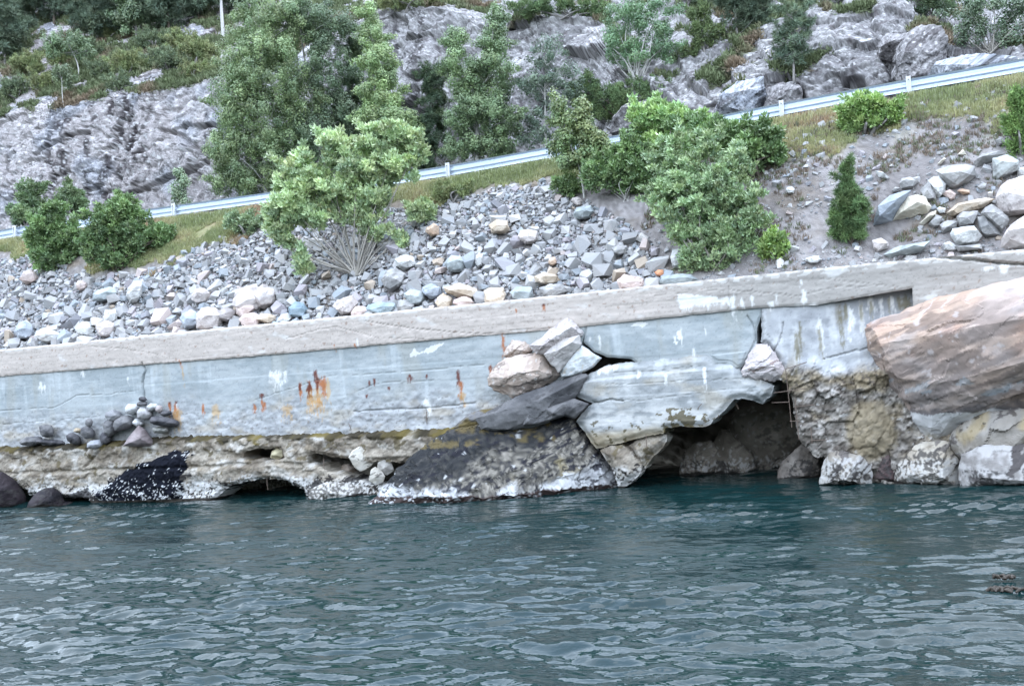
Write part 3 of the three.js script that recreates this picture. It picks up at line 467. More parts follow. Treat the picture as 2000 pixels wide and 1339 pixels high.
  part(mesh(relief({ poly: foot, holes, cell: 0.026, rough: 0.07, back: -0.55, seed: 9, color: footColor, steps: 5, shrink: 0.12,
    front: (x, y, d) => { let g = 0; for (const s of vg) g = Math.max(g, 0.09 * ss(0.06, 0, segDist(x, y, s[0], s[1]))); const k = signed(MUSSEL, x, y), step = polyline(footTop, x) - y, mid = Math.abs(y - 1.05 - 0.1 * noise(x, 3)) ; return 0.3 + 0.16 * fbm(x * 0.9, y * 1.5, 3, 3) + 0.13 * fbm(x * 3.2, y * 4, 2, 5, 0.62) + 0.05 * blocks(x * 2.2, y * 3, 4)[0] - 0.16 * ss(0.16, 0, step) + 0.1 * ss(0.5, 0.9, step) - 0.08 * ss(0.09, 0, mid) + (k > 0 ? 0.12 * ss(0, 0.15, k) + 0.06 * ridge(x * 6, y * 6, 2, 3) : 0) - 0.1 * ss(0.1, 0, d) - g; } }), concreteMat), 'footing', wall, 'undercut yellowish footing with barnacles and mussels along the water');
  const yst = wp([[524, 894], [526, 881], [536, 876], [546, 880], [547, 893], [535, 897]], -0.2);
  part(mesh(relief({ poly: yst, cell: 0.022, rough: 0.02, back: -0.6, color: (x, y) => mulc([0.52, 0.46, 0.31], 0.9 + 0.4 * fbm(x * 6, y * 6, 2, 3)), front: (x, y, d) => 0.1 + 0.15 * ss(0, 0.12, d) }), concreteMat), 'aggregate_stone', wall, 'pale yellow stone set in the footing');
  // reinforcing bars
  const rustMat = new THREE.MeshStandardMaterial({ color: new THREE.Color(0.13, 0.095, 0.075), roughness: 0.9 });
  const rod = (a, b, ta, tb, r = 0.009) => { const p = at(...a, ta), q = at(...b, tb ?? ta), m = p.clone().lerp(q, 0.5).add(V3(0.03 * noise(p.x * 9), 0, 0.03)); part(mesh(new THREE.TubeGeometry(new THREE.QuadraticBezierCurve3(p, m, q), 6, r, 6), rustMat), 'reinforcing_bar', wall); };
  rod([1535, 722], [1547, 834], -0.3, -0.2); rod([1553, 778], [1561, 858], -0.38); rod([1584, 834], [1587, 866], -0.36); rod([1534, 721], [1576, 707], -0.12, -0.25);
  rod([1508, 786], [1542, 785], -0.1, -0.3); rod([1512, 767], [1576, 758], -0.2, -0.42); rod([1434, 780], [1443, 799], 0.1); rod([1262, 848], [1263, 875], -0.42); rod([1403, 808], [1404, 816], -0.1);
  rod([632, 896], [633, 916], -0.36); rod([521, 934], [523, 956], -0.3); rod([1550, 795], [1590, 790], -0.36); rod([1584, 860], [1620, 858], -0.45); rod([1543, 822], [1562, 822], -0.25); rod([1363, 798], [1371, 788], -0.3); rod([833, 803], [834, 828], -0.05); rod([681, 826], [686, 838], -0.12);
}
// rough dark fill behind the wall that the hollows open onto, its stone toned dark to deepen their shade, carried up to the bank
{
  const pos = [], col = [], idx = [], uv = [], nx = 620, ny = 80;
  for (let j = 0; j <= ny; j++) for (let i = 0; i <= nx; i++) {
    const x = lerp(-44, 30, i / nx), y = lerp(-0.8, 4.75, j / ny), b = blocks(x * 1.1, y * 1.1, 4);
    const z = -5.6 + 1.6 * ss(3.2, 4.7, y) + 0.7 * b[0] - 0.2 * ss(0.1, 0, b[1]) + 0.5 * fbm(x * 1.4, y * 1.4, 2, 5);
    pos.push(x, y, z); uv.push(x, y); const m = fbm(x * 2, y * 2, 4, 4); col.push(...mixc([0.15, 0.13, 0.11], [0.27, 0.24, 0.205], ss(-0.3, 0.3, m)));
  }
  for (let j = 0; j < ny; j++) for (let i = 0; i < nx; i++) { const a = j * (nx + 1) + i; idx.push(a, a + 1, a + nx + 1, a + 1, a + nx + 2, a + nx + 1); }
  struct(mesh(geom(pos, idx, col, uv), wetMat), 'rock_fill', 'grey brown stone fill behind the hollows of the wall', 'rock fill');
}

// ---------------------------------------------------------------- boulders: photographed outline, facets from control points, real depth
function delaunay(P) {
  const n = P.length, b = [[-1e3, -1e3], [1e3, -1e3], [0, 1e3]], A = P.concat(b); let T = [[n, n + 1, n + 2]];
  const circ = (t, p) => { const [a, b2, c] = t.map((i) => A[i]), ax = a[0] - p[0], ay = a[1] - p[1], bx = b2[0] - p[0], by = b2[1] - p[1], cx = c[0] - p[0], cy = c[1] - p[1]; const d = (ax * ax + ay * ay) * (bx * cy - cx * by) - (bx * bx + by * by) * (ax * cy - cx * ay) + (cx * cx + cy * cy) * (ax * by - bx * ay); const o = (b2[0] - a[0]) * (c[1] - a[1]) - (b2[1] - a[1]) * (c[0] - a[0]); return o > 0 ? d > 0 : d < 0; };
  for (let i = 0; i < n; i++) { const bad = T.filter((t) => circ(t, A[i])), E = new Map(); for (const t of bad) for (let k = 0; k < 3; k++) { const e = [t[k], t[(k + 1) % 3]].sort((x, y) => x - y), s = e.join(); E.has(s) ? E.set(s, null) : E.set(s, e); } T = T.filter((t) => !bad.includes(t)); for (const e of E.values()) if (e) T.push([e[0], e[1], i]); }
  return T.filter((t) => t.every((i) => i < n));
}
function facetHeight(pts) {
  const T = delaunay(pts.map((p, i) => [p[0] + 1e-4 * Math.sin(i * 7.1), p[1] + 1e-4 * Math.cos(i * 5.3)]));
  return (x, y) => { for (const t of T) { const [a, b, c] = t.map((i) => pts[i]), D = (b[0] - a[0]) * (c[1] - a[1]) - (b[1] - a[1]) * (c[0] - a[0]); if (Math.abs(D) < 1e-9) continue; const u = ((x - a[0]) * (c[1] - a[1]) - (y - a[1]) * (c[0] - a[0])) / D, v = ((b[0] - a[0]) * (y - a[1]) - (b[1] - a[1]) * (x - a[0])) / D; if (u >= -1e-6 && v >= -1e-6 && u + v <= 1 + 1e-6) return a[2] + u * (b[2] - a[2]) + v * (c[2] - a[2]); } return 0; };
}
// o: px outline, t, ctrl [[px, py, h]], color(u, v, h, worldY, side), cell, grain {angle, amp, freq}
function boulder(o) {
  let cx = 0, cy = 0; for (const p of o.px) { cx += p[0] / o.px.length; cy += p[1] / o.px.length; }
  const O = at(cx, cy, o.t), nrm = V3(CAM.x - O.x, 0, CAM.z - O.z).normalize(), ang = Math.atan2(nrm.x, nrm.z), R = V3(nrm.z, 0, -nrm.x);
  const loc = ([px, py]) => { const r = rayDir(px, py), k = O.clone().sub(CAM).dot(nrm) / r.dot(nrm), p = r.multiplyScalar(k).add(CAM).sub(O); return [p.dot(R), p.y]; };
  const poly = o.px.map(loc), pts = [];
  for (let i = 0; i < poly.length; i++) { const a = poly[i], b = poly[(i + 1) % poly.length]; pts.push([...a, 0], [(a[0] + b[0]) / 2, (a[1] + b[1]) / 2, 0]); }
  for (const c of o.ctrl ?? []) pts.push([...loc(c), c[2]]);
  const size = Math.sqrt(Math.abs(poly.reduce((s, p, i) => { const q = poly[(i + 1) % poly.length]; return s + p[0] * q[1] - q[0] * p[1]; }, 0) / 2));
  const fh = facetHeight(pts), g = o.grain ?? {}, ga = (g.angle ?? 20) * DEG, ca = Math.cos(ga), sa = Math.sin(ga), amp = g.amp ?? size * 0.03, fr = g.freq ?? 3 / size, sd = o.seed ?? (Math.round(cx * 13 + cy) % 97);
  const edge = o.edge ?? size * 0.1, lift = o.lift ?? size * 0.1;
  if (o.hull) {
    const back = o.back ?? size * 0.55, P = poly.map(([x, y]) => V3(x, y, 0)).concat(poly.map(([x, y]) => V3(x * 0.72, y * 0.72, -back)), pts.filter((p) => p[2] > 0).map((p) => V3(...p)), poly.map(([x, y]) => V3(x * 0.93, y * 0.93, (o.rim ?? 0.07) * size)));
    const cell = o.cell ?? Math.max(0.03, size / 24), hg = new TessellateModifier(cell, 9).modify(new ConvexGeometry(P)), Q = hg.attributes.position, col = [], uv = [], am = amp * (o.hullAmp ?? 0.8);
    for (let i = 0; i < Q.count; i++) {
      const x = Q.getX(i), y = Q.getY(i), z = Q.getZ(i), a = x * ca + y * sa, b = -x * sa + y * ca, l = Math.hypot(x, y, z) || 1, str = ridge(a * fr * 0.4 + sd, b * fr * 1.8, z * fr * 0.4, 4), k = am * (0.6 * str + 1.2 * fbm(x * fr * 1.5, y * fr * 1.5, z * fr * 1.5 + sd, 4, 0.55)) + (g.block ?? 0) * 0.6 * blocks(a * fr * 0.8, b * fr * 1.6, z * fr * 0.8 + sd)[0];
      Q.setXYZ(i, x + x / l * k, y + y / l * k, z + z / l * k);
      col.push(...o.color(x + sd * 3.1 + z * 0.4, y + z * 0.3, { a: a + sd, b, lu: x, wy: y + O.y, side: 0, z, s: size })); uv.push((x + z * 0.5) / (o.uvScale ?? 1.1), (y + z * 0.5) / (o.uvScale ?? 1.1));
    }
    hg.deleteAttribute('uv'); hg.setAttribute('color', new THREE.Float32BufferAttribute(col, 3)); hg.setAttribute('uv', new THREE.Float32BufferAttribute(uv, 2)); hg.computeVertexNormals();
    const hm = mesh(toCreasedNormals(hg, (o.crease ?? 26) * DEG), o.mat ?? rockMat); hm.position.copy(O); hm.rotation.y = ang; return hm;
  }
  const geo = relief({ poly, cell: o.cell ?? Math.max(0.022, size / 46), rough: o.rough ?? size * 0.012, roughFreq: 3 / size, back: -(o.back ?? size * 0.55), steps: 5, shrink: size * 0.05, pull: 0.35, seed: sd, uvScale: o.uvScale ?? 1.1,
    front: (u, v, d) => { const a = u * ca + v * sa, b = -u * sa + v * ca; const str = ridge(a * fr * 0.35, b * fr * 1.6, sd, 4); return fh(u, v) + lift * Math.sqrt(clamp(d / edge)) + amp * (0.9 * str + 1.1 * fbm(u * fr * 1.3, v * fr * 1.3, sd + 4, 5, 0.6)) * ss(0, edge * 0.8, d) + (g.block ?? 0) * blocks(a * fr * 0.9, b * fr * 1.8, sd)[0] * ss(0, edge, d); },
    color: (u, v, z, d, side) => { const a = u * ca + v * sa, b = -u * sa + v * ca; return o.color(u + sd * 3.1, v, { a: a + sd, b, lu: u, wy: v + O.y, side, z, s: size }); } });
  const m = mesh(geo, o.mat ?? rockMat); m.position.copy(O); m.rotation.y = ang;
  m.userData.px = loc;
  return m;
}
// an angular block: an edge across the upper third parts a top face from a front face
function blockCtrl(px, r, k) {
  const xs = px.map((p) => p[0]), ys = px.map((p) => p[1]), x0 = Math.min(...xs), x1 = Math.max(...xs), y0 = Math.min(...ys), y1 = Math.max(...ys), w = x1 - x0, h = y1 - y0, s = Math.sqrt(w * h) / 70 * k, sl = (r() - 0.5) * 0.3 * h, yr = y0 + h * (0.3 + 0.22 * r()), f = 0.25 + 0.5 * r();
  return [[x0 + 0.16 * w, yr + sl + 0.1 * h, s * (0.7 + 0.3 * r())], [x0 + f * w, yr, s * (0.9 + 0.3 * r())], [x1 - 0.14 * w, yr - sl + 0.08 * h, s * (0.7 + 0.3 * r())], [x0 + f * w * 0.9, y1 - 0.12 * h, s * (0.75 + 0.3 * r())], [x1 - 0.25 * w, y1 - 0.18 * h, s * (0.65 + 0.3 * r())], [x0 + 0.2 * w, y1 - 0.25 * h, s * (0.6 + 0.3 * r())]].filter((p) => inPoly(px, p[0], p[1]));
}
const stone = (c1, c2, o = {}) => (u, v, q) => {
  const s = o.scale ?? 1 / Math.max(0.3, q.s), m = fbm(u * s * 1.6, v * s * 1.6, 3, 4), f = fbm(u * 6, v * 6, 8, 3), st = fbm(q.a * s * 0.8, q.b * s * 5, 5, 4);
  let c = mixc(c1, c2, ss(-0.3, 0.3, m + 0.5 * st)); c = mulc(c, 1 + 0.35 * f);
  if (o.dark && st + 0.4 * f > (o.darkAt ?? 0.22)) c = mixc(c, o.dark, 0.75);
  if (o.spot && noise(u * 11, v * 11, 4) > 0.36) c = mixc(c, o.spot, 0.7);
  return c;
};
const tidal = (fn, o) => (u, v, q) => { // barnacles, mussels and weed in the tide zone
  let c = fn(u, v, q); const h = q.wy - WATER_Y + 0.12 * noise(u * 1.3, v), b = fbm(u * 13, v * 13, 9, 4) + 0.5 * fbm(u * 3, v * 3, 29, 3), big = fbm(u * 1.6, v * 1.6, 19, 3);
  if (h < (o.white ?? 0.5) && b > -0.1 + (o.less ?? 0)) c = mixc(c, [0.38, 0.37, 0.36], 0.75 * ss(-0.1, 0.14, b + 0.4 * big));
  if (h < (o.black ?? 0.4) && b + 0.5 * big < 0.0 + (o.more ?? 0)) c = mixc(c, [0.04, 0.037, 0.036], 0.85 * ss(0.0, -0.16, b + 0.5 * big - (o.more ?? 0)));
  if (h < 0.04) c = [0.02, 0.017, 0.015];
  return c;
};
const B = (o, name, label, cat = 'boulder', group) => thing(boulder(o), name, label, cat, group);

// the large pink boulder on the right
const pinkPx = [[1694, 634], [1720, 626], [1770, 604], [1814, 590], [1867, 576], [1933, 556], [2000, 543], [2080, 538], [2150, 600], [2160, 730], [2080, 770], [2000, 783], [1936, 809], [1876, 823], [1845, 838], [1823, 860], [1810, 854], [1792, 832], [1776, 803], [1757, 772], [1735, 741], [1716, 712], [1701, 684], [1692, 655]];
B({ hull: true, rim: 0.03, hullAmp: 0.85, crease: 20, px: pinkPx, t: -0.15, back: 1.4, edge: 0.12, lift: 0.12, cell: 0.024, rough: 0.02, mat: concreteMat,
  ctrl: [[1716, 648, 0.5], [1728, 672, 0.72], [1790, 622, 0.72], [1870, 594, 0.8], [1960, 568, 0.75], [2060, 556, 0.7], [1800, 660, 1.05], [1880, 645, 1.16], [1960, 630, 1.2], [2060, 615, 1.15], [1760, 735, 0.75], [1782, 768, 0.55], [1830, 745, 1.0], [1900, 730, 1.1], [1990, 705, 1.15], [2080, 690, 1.0], [1800, 776, 0.5], [1860, 776, 0.62], [1940, 764, 0.6], [2030, 745, 0.6], [1822, 832, 0.32], [1860, 812, 0.5], [1930, 786, 0.42]],
  grain: { angle: 20, amp: 0.09, freq: 1.6, block: 0.05 },
  color: (u, v, q) => {
    const m = fbm(u * 0.7, v * 0.9, 3, 4), st = fbm(q.a * 0.6, q.b * 3.4, 5, 5), f = fbm(u * 4, v * 4, 8, 4);
    let c = mixc([0.44, 0.32, 0.25], [0.42, 0.34, 0.3], ss(-0.2, 0.3, m + 0.3 * st));
    c = mixc(c, [0.4, 0.21, 0.14], 0.45 * ss(0.1, 0.42, fbm(u * 1.1 + 7, v * 1.5, 2, 4)) * ss(2.6, 3.0, q.wy));
    c = mixc(c, [0.42, 0.38, 0.365], 0.6 * ss(0.05, 0.35, fbm(q.a * 0.8, q.b * 2, 15, 4)));
    c = mixc(c, [0.19, 0.15, 0.13], 0.3 * ss(0.06, 0.34, st + 0.35 * f) * ss(4.1, 3.0, q.wy + 0.5 * m));
    c = mixc(c, [0.32, 0.275, 0.255], 0.3 * ss(3.3, 2.6, q.wy + 0.5 * m));
    c = mixc(c, [0.09, 0.075, 0.07], 0.55 * ss(0.46, 0.58, ridge(q.a * 0.5, q.b * 3.2, 7, 4)) * ss(4.3, 3.4, q.wy + 0.6 * m));  // dark mineral seams along the grain
    if (f > 0.28) c = mixc(c, [0.45, 0.4, 0.385], 0.6);
    const lo = q.wy - 1.62 - 0.12 * fbm(u * 1.2, 2, 2, 3);
    if (lo < 0.3 && lo > 0) c = mixc(c, [0.1, 0.098, 0.105], 0.75 * ss(0.22, 0.04, lo + 0.35 * f));
    if (lo < 0.02) c = mixc([0.52, 0.51, 0.505], [0.34, 0.3, 0.23], ss(-0.2, -0.85, lo + 0.4 * f));
    if (lo < 0.02 && f > 0.22) c = mulc(c, 0.72);
    if (fbm(q.a * 1.1, q.b * 4, 44, 3) > 0.22 && lo > 0.35 && lo < 0.75) c = mixc(c, [0.24, 0.33, 0.38], 0.35);
    return mulc(c, 0.88 * (1 + 0.22 * f));
  } }, 'pink_boulder', 'huge pinkish slanted boulder with a white tide band leaning on the right wall end');
// the wedge of split rock in the middle
const paleRock = stone([0.32, 0.25, 0.205], [0.43, 0.36, 0.315], { dark: [0.15, 0.12, 0.105], darkAt: 0.22, spot: [0.46, 0.43, 0.4] });
B({ px: [[953, 738], [962, 722], [976, 707], [987, 699], [1000, 703], [1018, 700], [1040, 697], [1058, 688], [1070, 700], [1082, 716], [1094, 732], [1070, 750], [1045, 761], [1023, 766], [1001, 776], [982, 766], [957, 754]], hull: true, t: -0.35, back: 0.7, ctrl: [[985, 735, 0.35], [1020, 728, 0.5], [1050, 722, 0.48], [1000, 752, 0.3], [1045, 745, 0.35], [1075, 732, 0.3], [975, 745, 0.22]], grain: { angle: 15, amp: 0.07, freq: 2.6, block: 0.08 }, edge: 0.06, lift: 0.1, color: paleRock }, 'split_rock', 'pale cream faced rock chunk jammed before the wall above the dark slate', 'boulder', );
B({ px: [[986, 694], [992, 680], [1001, 664], [1016, 668], [1032, 674], [1042, 688], [1030, 698], [1012, 705], [998, 702]], hull: true, t: -0.15, back: 0.5, ctrl: [[1005, 682, 0.25], [1022, 685, 0.28]], grain: { angle: 40, amp: 0.06, freq: 3, block: 0.08 }, edge: 0.05, color: paleRock }, 'split_rock', 'small grey rock wedged behind the left end of the cream faced chunk', 'boulder');
B({ px: [[1036, 674], [1070, 650], [1090, 634], [1108, 622], [1120, 630], [1131, 638], [1137, 655], [1128, 660], [1100, 670], [1072, 690], [1048, 690]], hull: true, t: -0.2, back: 0.5, ctrl: [[1060, 675, 0.25], [1090, 655, 0.3], [1115, 640, 0.28], [1078, 676, 0.22]], grain: { angle: 38, amp: 0.07, freq: 3.2, block: 0.1 }, edge: 0.05, color: stone([0.36, 0.32, 0.31], [0.47, 0.44, 0.43], { dark: [0.18, 0.15, 0.15], darkAt: 0.22 }) }, 'split_rock', 'long upper splinter of grey rock slanting up across the concrete wall', 'boulder');
B({ px: [[1062, 692], [1089, 667], [1110, 660], [1130, 655], [1136, 672], [1116, 688], [1096, 702], [1092, 727], [1080, 712]], hull: true, t: -0.38, back: 0.5, ctrl: [[1090, 685, 0.25], [1115, 670, 0.25]], grain: { angle: 38, amp: 0.05, freq: 3 }, edge: 0.05, color: stone([0.33, 0.305, 0.29], [0.43, 0.405, 0.39], { dark: [0.17, 0.15, 0.145], darkAt: 0.26 }) }, 'split_rock', 'lower smooth pale splinter of rock beside the broken concrete', 'boulder');
B({ px: [[1093, 702], [1114, 689], [1136, 673], [1160, 690], [1176, 699], [1160, 716], [1140, 727], [1117, 736], [1097, 737]], t: -0.12, back: 0.4, ctrl: [[1115, 705, 0.12], [1140, 695, 0.12], [1125, 724, 0.1]], edge: 0.05, lift: 0.08, cell: 0.02, grain: { amp: 0.03 }, color: stone([0.44, 0.46, 0.46], [0.58, 0.59, 0.59], { spot: [0.5, 0.44, 0.36] }), mat: concreteMat }, 'concrete_fragment', 'whitish broken concrete fragment right of the pale splinter of rock', 'fragment');
const slate = stone([0.068, 0.067, 0.07], [0.14, 0.136, 0.137], { dark: [0.055, 0.053, 0.054], darkAt: 0.2 });
B({ px: [[930, 816], [985, 794], [1008, 775], [1040, 768], [1070, 756], [1102, 740], [1136, 728], [1147, 734], [1138, 752], [1122, 784], [1100, 806], [1050, 830], [990, 840], [940, 838]], hull: true, t: -0.55, back: 0.6, ctrl: [[1000, 805, 0.25], [1060, 778, 0.35], [1110, 752, 0.3], [1050, 810, 0.3]], grain: { angle: 24, amp: 0.06, freq: 2.6, block: 0.08 }, edge: 0.05, color: slate }, 'slate_rock', 'dark grey slaty rock layer directly under the cream faced chunk', 'boulder');
B({ px: [[1030, 806], [1098, 786], [1122, 778], [1152, 788], [1138, 804], [1122, 818], [1104, 812], [1050, 830], [1020, 832]], t: -0.6, back: 0.5, ctrl: [[1080, 806, 0.18], [1120, 795, 0.16]], grain: { angle: 22, amp: 0.05, freq: 3 }, edge: 0.05, color: slate }, 'slate_rock', 'thin dark slate slab touching the pointed left end of the broken concrete slab', 'boulder');
B({ px: [[890, 830], [916, 807], [938, 800], [970, 797], [996, 794], [990, 812], [975, 828], [1040, 832], [960, 842], [900, 840], [885, 836]], t: -0.5, back: 0.5, ctrl: [[930, 818, 0.2], [965, 812, 0.2]], edge: 0.05, grain: { angle: 20, amp: 0.05 }, color: (u, v, q) => { let c = slate(u, v, q); return mixc(c, [0.13, 0.095, 0.03], 0.8 * ss(-0.05, 0.2, fbm(u * 2, v * 3, 3, 3))); } }, 'slate_rock', 'mossy brown flat rock above the mussel covered triangular rock', 'boulder');
// the triangular rock with mussels and barnacles at the water
B({ px: [[727, 978], [745, 958], [763, 939], [785, 910], [808, 890], [832, 872], [856, 855], [880, 842], [920, 836], [980, 834], [1045, 826], [1080, 816], [1100, 808], [1114, 818], [1130, 838], [1146, 858], [1164, 878], [1180, 894], [1200, 926], [1216, 946], [1212, 985], [1100, 1010], [900, 1020], [760, 1015], [722, 1000]], hull: true, rim: 0.03, hullAmp: 1.15, crease: 24, t: -0.7, back: 1.2, cell: 0.036, edge: 0.1, lift: 0.1, mat: wetMat,
  ctrl: [[770, 965, 0.3], [830, 960, 0.7], [900, 960, 0.95], [1000, 955, 1.05], [1100, 945, 0.9], [1180, 940, 0.5], [820, 905, 0.3], [880, 880, 0.35], [960, 860, 0.3], [1040, 850, 0.35], [1090, 838, 0.35], [900, 920, 0.65], [1000, 905, 0.75], [1080, 890, 0.75], [1110, 850, 0.4], [1150, 895, 0.5], [1130, 880, 0.62], [1168, 915, 0.52]],
  grain: { angle: 18, amp: 0.13, freq: 2.2, block: 0 },
  color: (u, v, q) => {
    const f = fbm(u * 5, v * 6, 8, 4), st = fbm(q.a * 1.2, q.b * 6, 5, 4), b = 0.8 * fbm(u * 15, v * 15, 9, 4) + 0.5 * fbm(u * 3, v * 3, 29, 4), m = fbm(u * 1.1, v * 1.1, 3, 4), h = q.wy - WATER_Y;
    let c = mixc([0.06, 0.055, 0.048], [0.22, 0.2, 0.17], ss(-0.25, 0.3, fbm(u * 9, v * 9, 18, 4, 0.65) + 0.5 * st));
    c = mixc(c, [0.3, 0.24, 0.12], 0.45 * ss(0.15, 0.4, m)); c = mixc(c, mixc([0.3, 0.3, 0.31], [0.5, 0.5, 0.51], ss(-0.2, 0.3, f)), 0.8 * ss(0.25, -0.1, h - 0.32 * q.lu + 0.2 + 0.5 * m));
    c = mulc(c, 1 + 0.6 * noise(u * 19, v * 19, 5)); if (fbm(u * 7, v * 9, 51, 4, 0.6) > 0.14) c = mixc(c, [0.02, 0.02, 0.024], 0.85);
    const dark = ss(0.0, 0.2, 0.7 * (h - 0.75) - 0.18 * q.lu + 0.7 * m + 0.45 * st);
    c = mixc(c, mixc([0.012, 0.0135, 0.016], [0.045, 0.043, 0.041], ss(-0.05, 0.35, fbm(u * 8, v * 8, 71, 4, 0.6) + 0.4 * st)), 0.93 * dark);
    if (st + 0.5 * f > 0.2) c = mixc(c, [0.012, 0.012, 0.018], 0.9);
    if (b + 0.4 * st > 0.42 - 0.1 * ss(0.9, 0.3, h)) c = mixc(c, [0.5, 0.5, 0.5], 0.75);
    const wz = ss(0.12, -0.1, h - 0.12 - 1.05 * m + 0.3 * st + 0.15 * b); c = mixc(c, mixc([0.36, 0.36, 0.37], [0.55, 0.55, 0.55], ss(-0.2, 0.25, f)), 0.92 * wz * ss(-0.32, -0.16, b + 0.3 * st + 0.15 * f));
    if (h > 1.25 && m > -0.1) c = mixc(c, [0.12, 0.09, 0.035], 0.7 * ss(-0.1, 0.15, f));
    if (h < 0.14 + 0.1 * m && b < 0.12) c = [0.05, 0.035, 0.032];
    return c;
  } }, 'mussel_rock', 'large triangular rock with mussels and barnacles rising from the water at mid wall');
// rock stuck in the gap between the slab and the right part
B({ px: [[1449, 724], [1456, 706], [1466, 690], [1476, 675], [1487, 676], [1499, 674], [1508, 684], [1520, 699], [1535, 722], [1530, 738], [1512, 745], [1496, 739], [1478, 735], [1458, 734]], hull: true, t: -0.1, back: 0.6, ctrl: [[1490, 700, 0.25], [1470, 715, 0.25], [1510, 715, 0.3], [1505, 730, 0.22]], grain: { angle: 20, amp: 0.06, freq: 3.2, block: 0.08 }, edge: 0.05, color: stone([0.4, 0.35, 0.34], [0.5, 0.455, 0.45], { dark: [0.2, 0.14, 0.12], darkAt: 0.3 }) }, 'wedged_rock', 'pinkish grey triangular rock wedged in the hole at the end of the broken slab', 'boulder');
// rocks at the foot of the wall
const weedy = tidal(stone([0.2, 0.175, 0.145], [0.34, 0.315, 0.285], { dark: [0.06, 0.05, 0.05], darkAt: 0.12 }), { white: 0.6, black: 0.5 });
B({ px: [[1602, 945], [1606, 915], [1611, 900], [1622, 886], [1651, 882], [1682, 891], [1701, 910], [1706, 950]], hull: true, t: -0.35, back: 0.8, ctrl: [[1640, 905, 0.35], [1670, 905, 0.35], [1650, 930, 0.5]], color: weedy, mat: wetMat, grain: { angle: 60, amp: 0.05, block: 0.06 } }, 'shore_rock', 'white barnacled rock at the water right of the dark cave');
B({ px: [[1696, 950], [1700, 915], [1714, 884], [1738, 872], [1764, 872], [1760, 905], [1775, 950]], t: 0.05, back: 0.8, ctrl: [[1730, 900, 0.3], [1740, 930, 0.4]], color: tidal(stone([0.075, 0.05, 0.05], [0.13, 0.1, 0.095]), { white: 0, black: 0.6 }), mat: wetMat }, 'shore_rock', 'dark reddish brown weed covered rock between two whitish rocks under the pink boulder');
B({ px: [[1750, 955], [1751, 908], [1773, 888], [1801, 866], [1829, 862], [1854, 866], [1873, 898], [1878, 955]], hull: true, t: -0.4, back: 0.9, ctrl: [[1800, 890, 0.35], [1840, 890, 0.4], [1780, 920, 0.4], [1840, 925, 0.55]], grain: { angle: 15, amp: 0.06, freq: 3, block: 0.08 }, color: tidal(stone([0.3, 0.26, 0.21], [0.48, 0.44, 0.38], { dark: [0.07, 0.06, 0.06], darkAt: 0.12 }), { white: 0.55, black: 0.75, more: 0.02 }), mat: wetMat }, 'shore_rock', 'striped black and white rock at the water under the tip of the pink boulder');
B({ px: [[1857, 857], [1864, 843], [1877, 829], [1910, 815], [1937, 806], [1986, 800], [2040, 800], [2080, 840], [2070, 890], [2000, 905], [1920, 900], [1878, 905], [1862, 880]], hull: true, t: -0.5, back: 0.9, ctrl: [[1900, 850, 0.4], [1950, 835, 0.5], [2010, 835, 0.5], [1890, 880, 0.45], [1960, 880, 0.6]], grain: { angle: 25, amp: 0.06, block: 0.08 }, color: (u, v, q) => { let c = weedy(u, v, q); c = mixc(c, [0.36, 0.27, 0.12], 0.55 * ss(0.05, 0.3, fbm(u * 1.6, v * 1.6, 6, 3))); if (fbm(u * 2.2, v * 3.4, 12, 4) > 0.22) c = mixc(c, [0.08, 0.068, 0.058], 0.85); return mulc(c, 0.8); }, mat: wetMat }, 'shore_rock', 'yellowish grey rock with black patches below the right underside of the pink boulder');
B({ px: [[1877, 960], [1874, 915], [1880, 888], [1910, 868], [1950, 862], [2000, 868], [2070, 870], [2080, 965]], hull: true, t: -0.95, back: 0.8, ctrl: [[1920, 890, 0.35], [1980, 890, 0.4], [1920, 925, 0.5], [2000, 930, 0.55]], grain: { angle: 10, amp: 0.06, block: 0.06 }, color: tidal((u, v, q) => { const f = fbm(u * 1.9, v * 2.4, 9, 3); return f > 0.24 ? [0.07, 0.062, 0.06] : mixc([0.2, 0.185, 0.175], [0.34, 0.325, 0.315], ss(-0.2, 0.2, fbm(u * 5, v * 5, 3, 3))); }, { white: 0.1, black: 0.35, more: 0.04 }), mat: wetMat }, 'shore_rock', 'bright whitish rock with black patches standing in the water at the right edge');
// embedded boulder and cave rocks, wet stone toned darker to deepen the cave shade
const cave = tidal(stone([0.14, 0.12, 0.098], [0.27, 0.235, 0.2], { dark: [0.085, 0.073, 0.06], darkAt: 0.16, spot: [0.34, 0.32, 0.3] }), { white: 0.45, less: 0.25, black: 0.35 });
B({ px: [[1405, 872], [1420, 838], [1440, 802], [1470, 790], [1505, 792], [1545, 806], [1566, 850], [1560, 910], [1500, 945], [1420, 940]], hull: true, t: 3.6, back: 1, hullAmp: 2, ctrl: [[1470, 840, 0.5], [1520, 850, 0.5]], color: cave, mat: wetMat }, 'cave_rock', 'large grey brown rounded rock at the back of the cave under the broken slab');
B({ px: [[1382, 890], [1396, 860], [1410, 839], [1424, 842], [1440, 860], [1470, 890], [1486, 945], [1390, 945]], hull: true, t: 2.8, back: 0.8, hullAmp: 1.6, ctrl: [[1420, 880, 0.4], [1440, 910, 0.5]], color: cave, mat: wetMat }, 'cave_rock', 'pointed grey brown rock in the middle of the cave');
B({ px: [[1322, 945], [1332, 900], [1342, 878], [1362, 865], [1388, 862], [1403, 876], [1398, 900], [1392, 945]], hull: true, t: 2.5, back: 0.7, hullAmp: 2.2, ctrl: [[1360, 890, 0.3], [1370, 920, 0.4]], color: cave, mat: wetMat }, 'cave_rock', 'low rough rock left of the pointed one inside the cave');
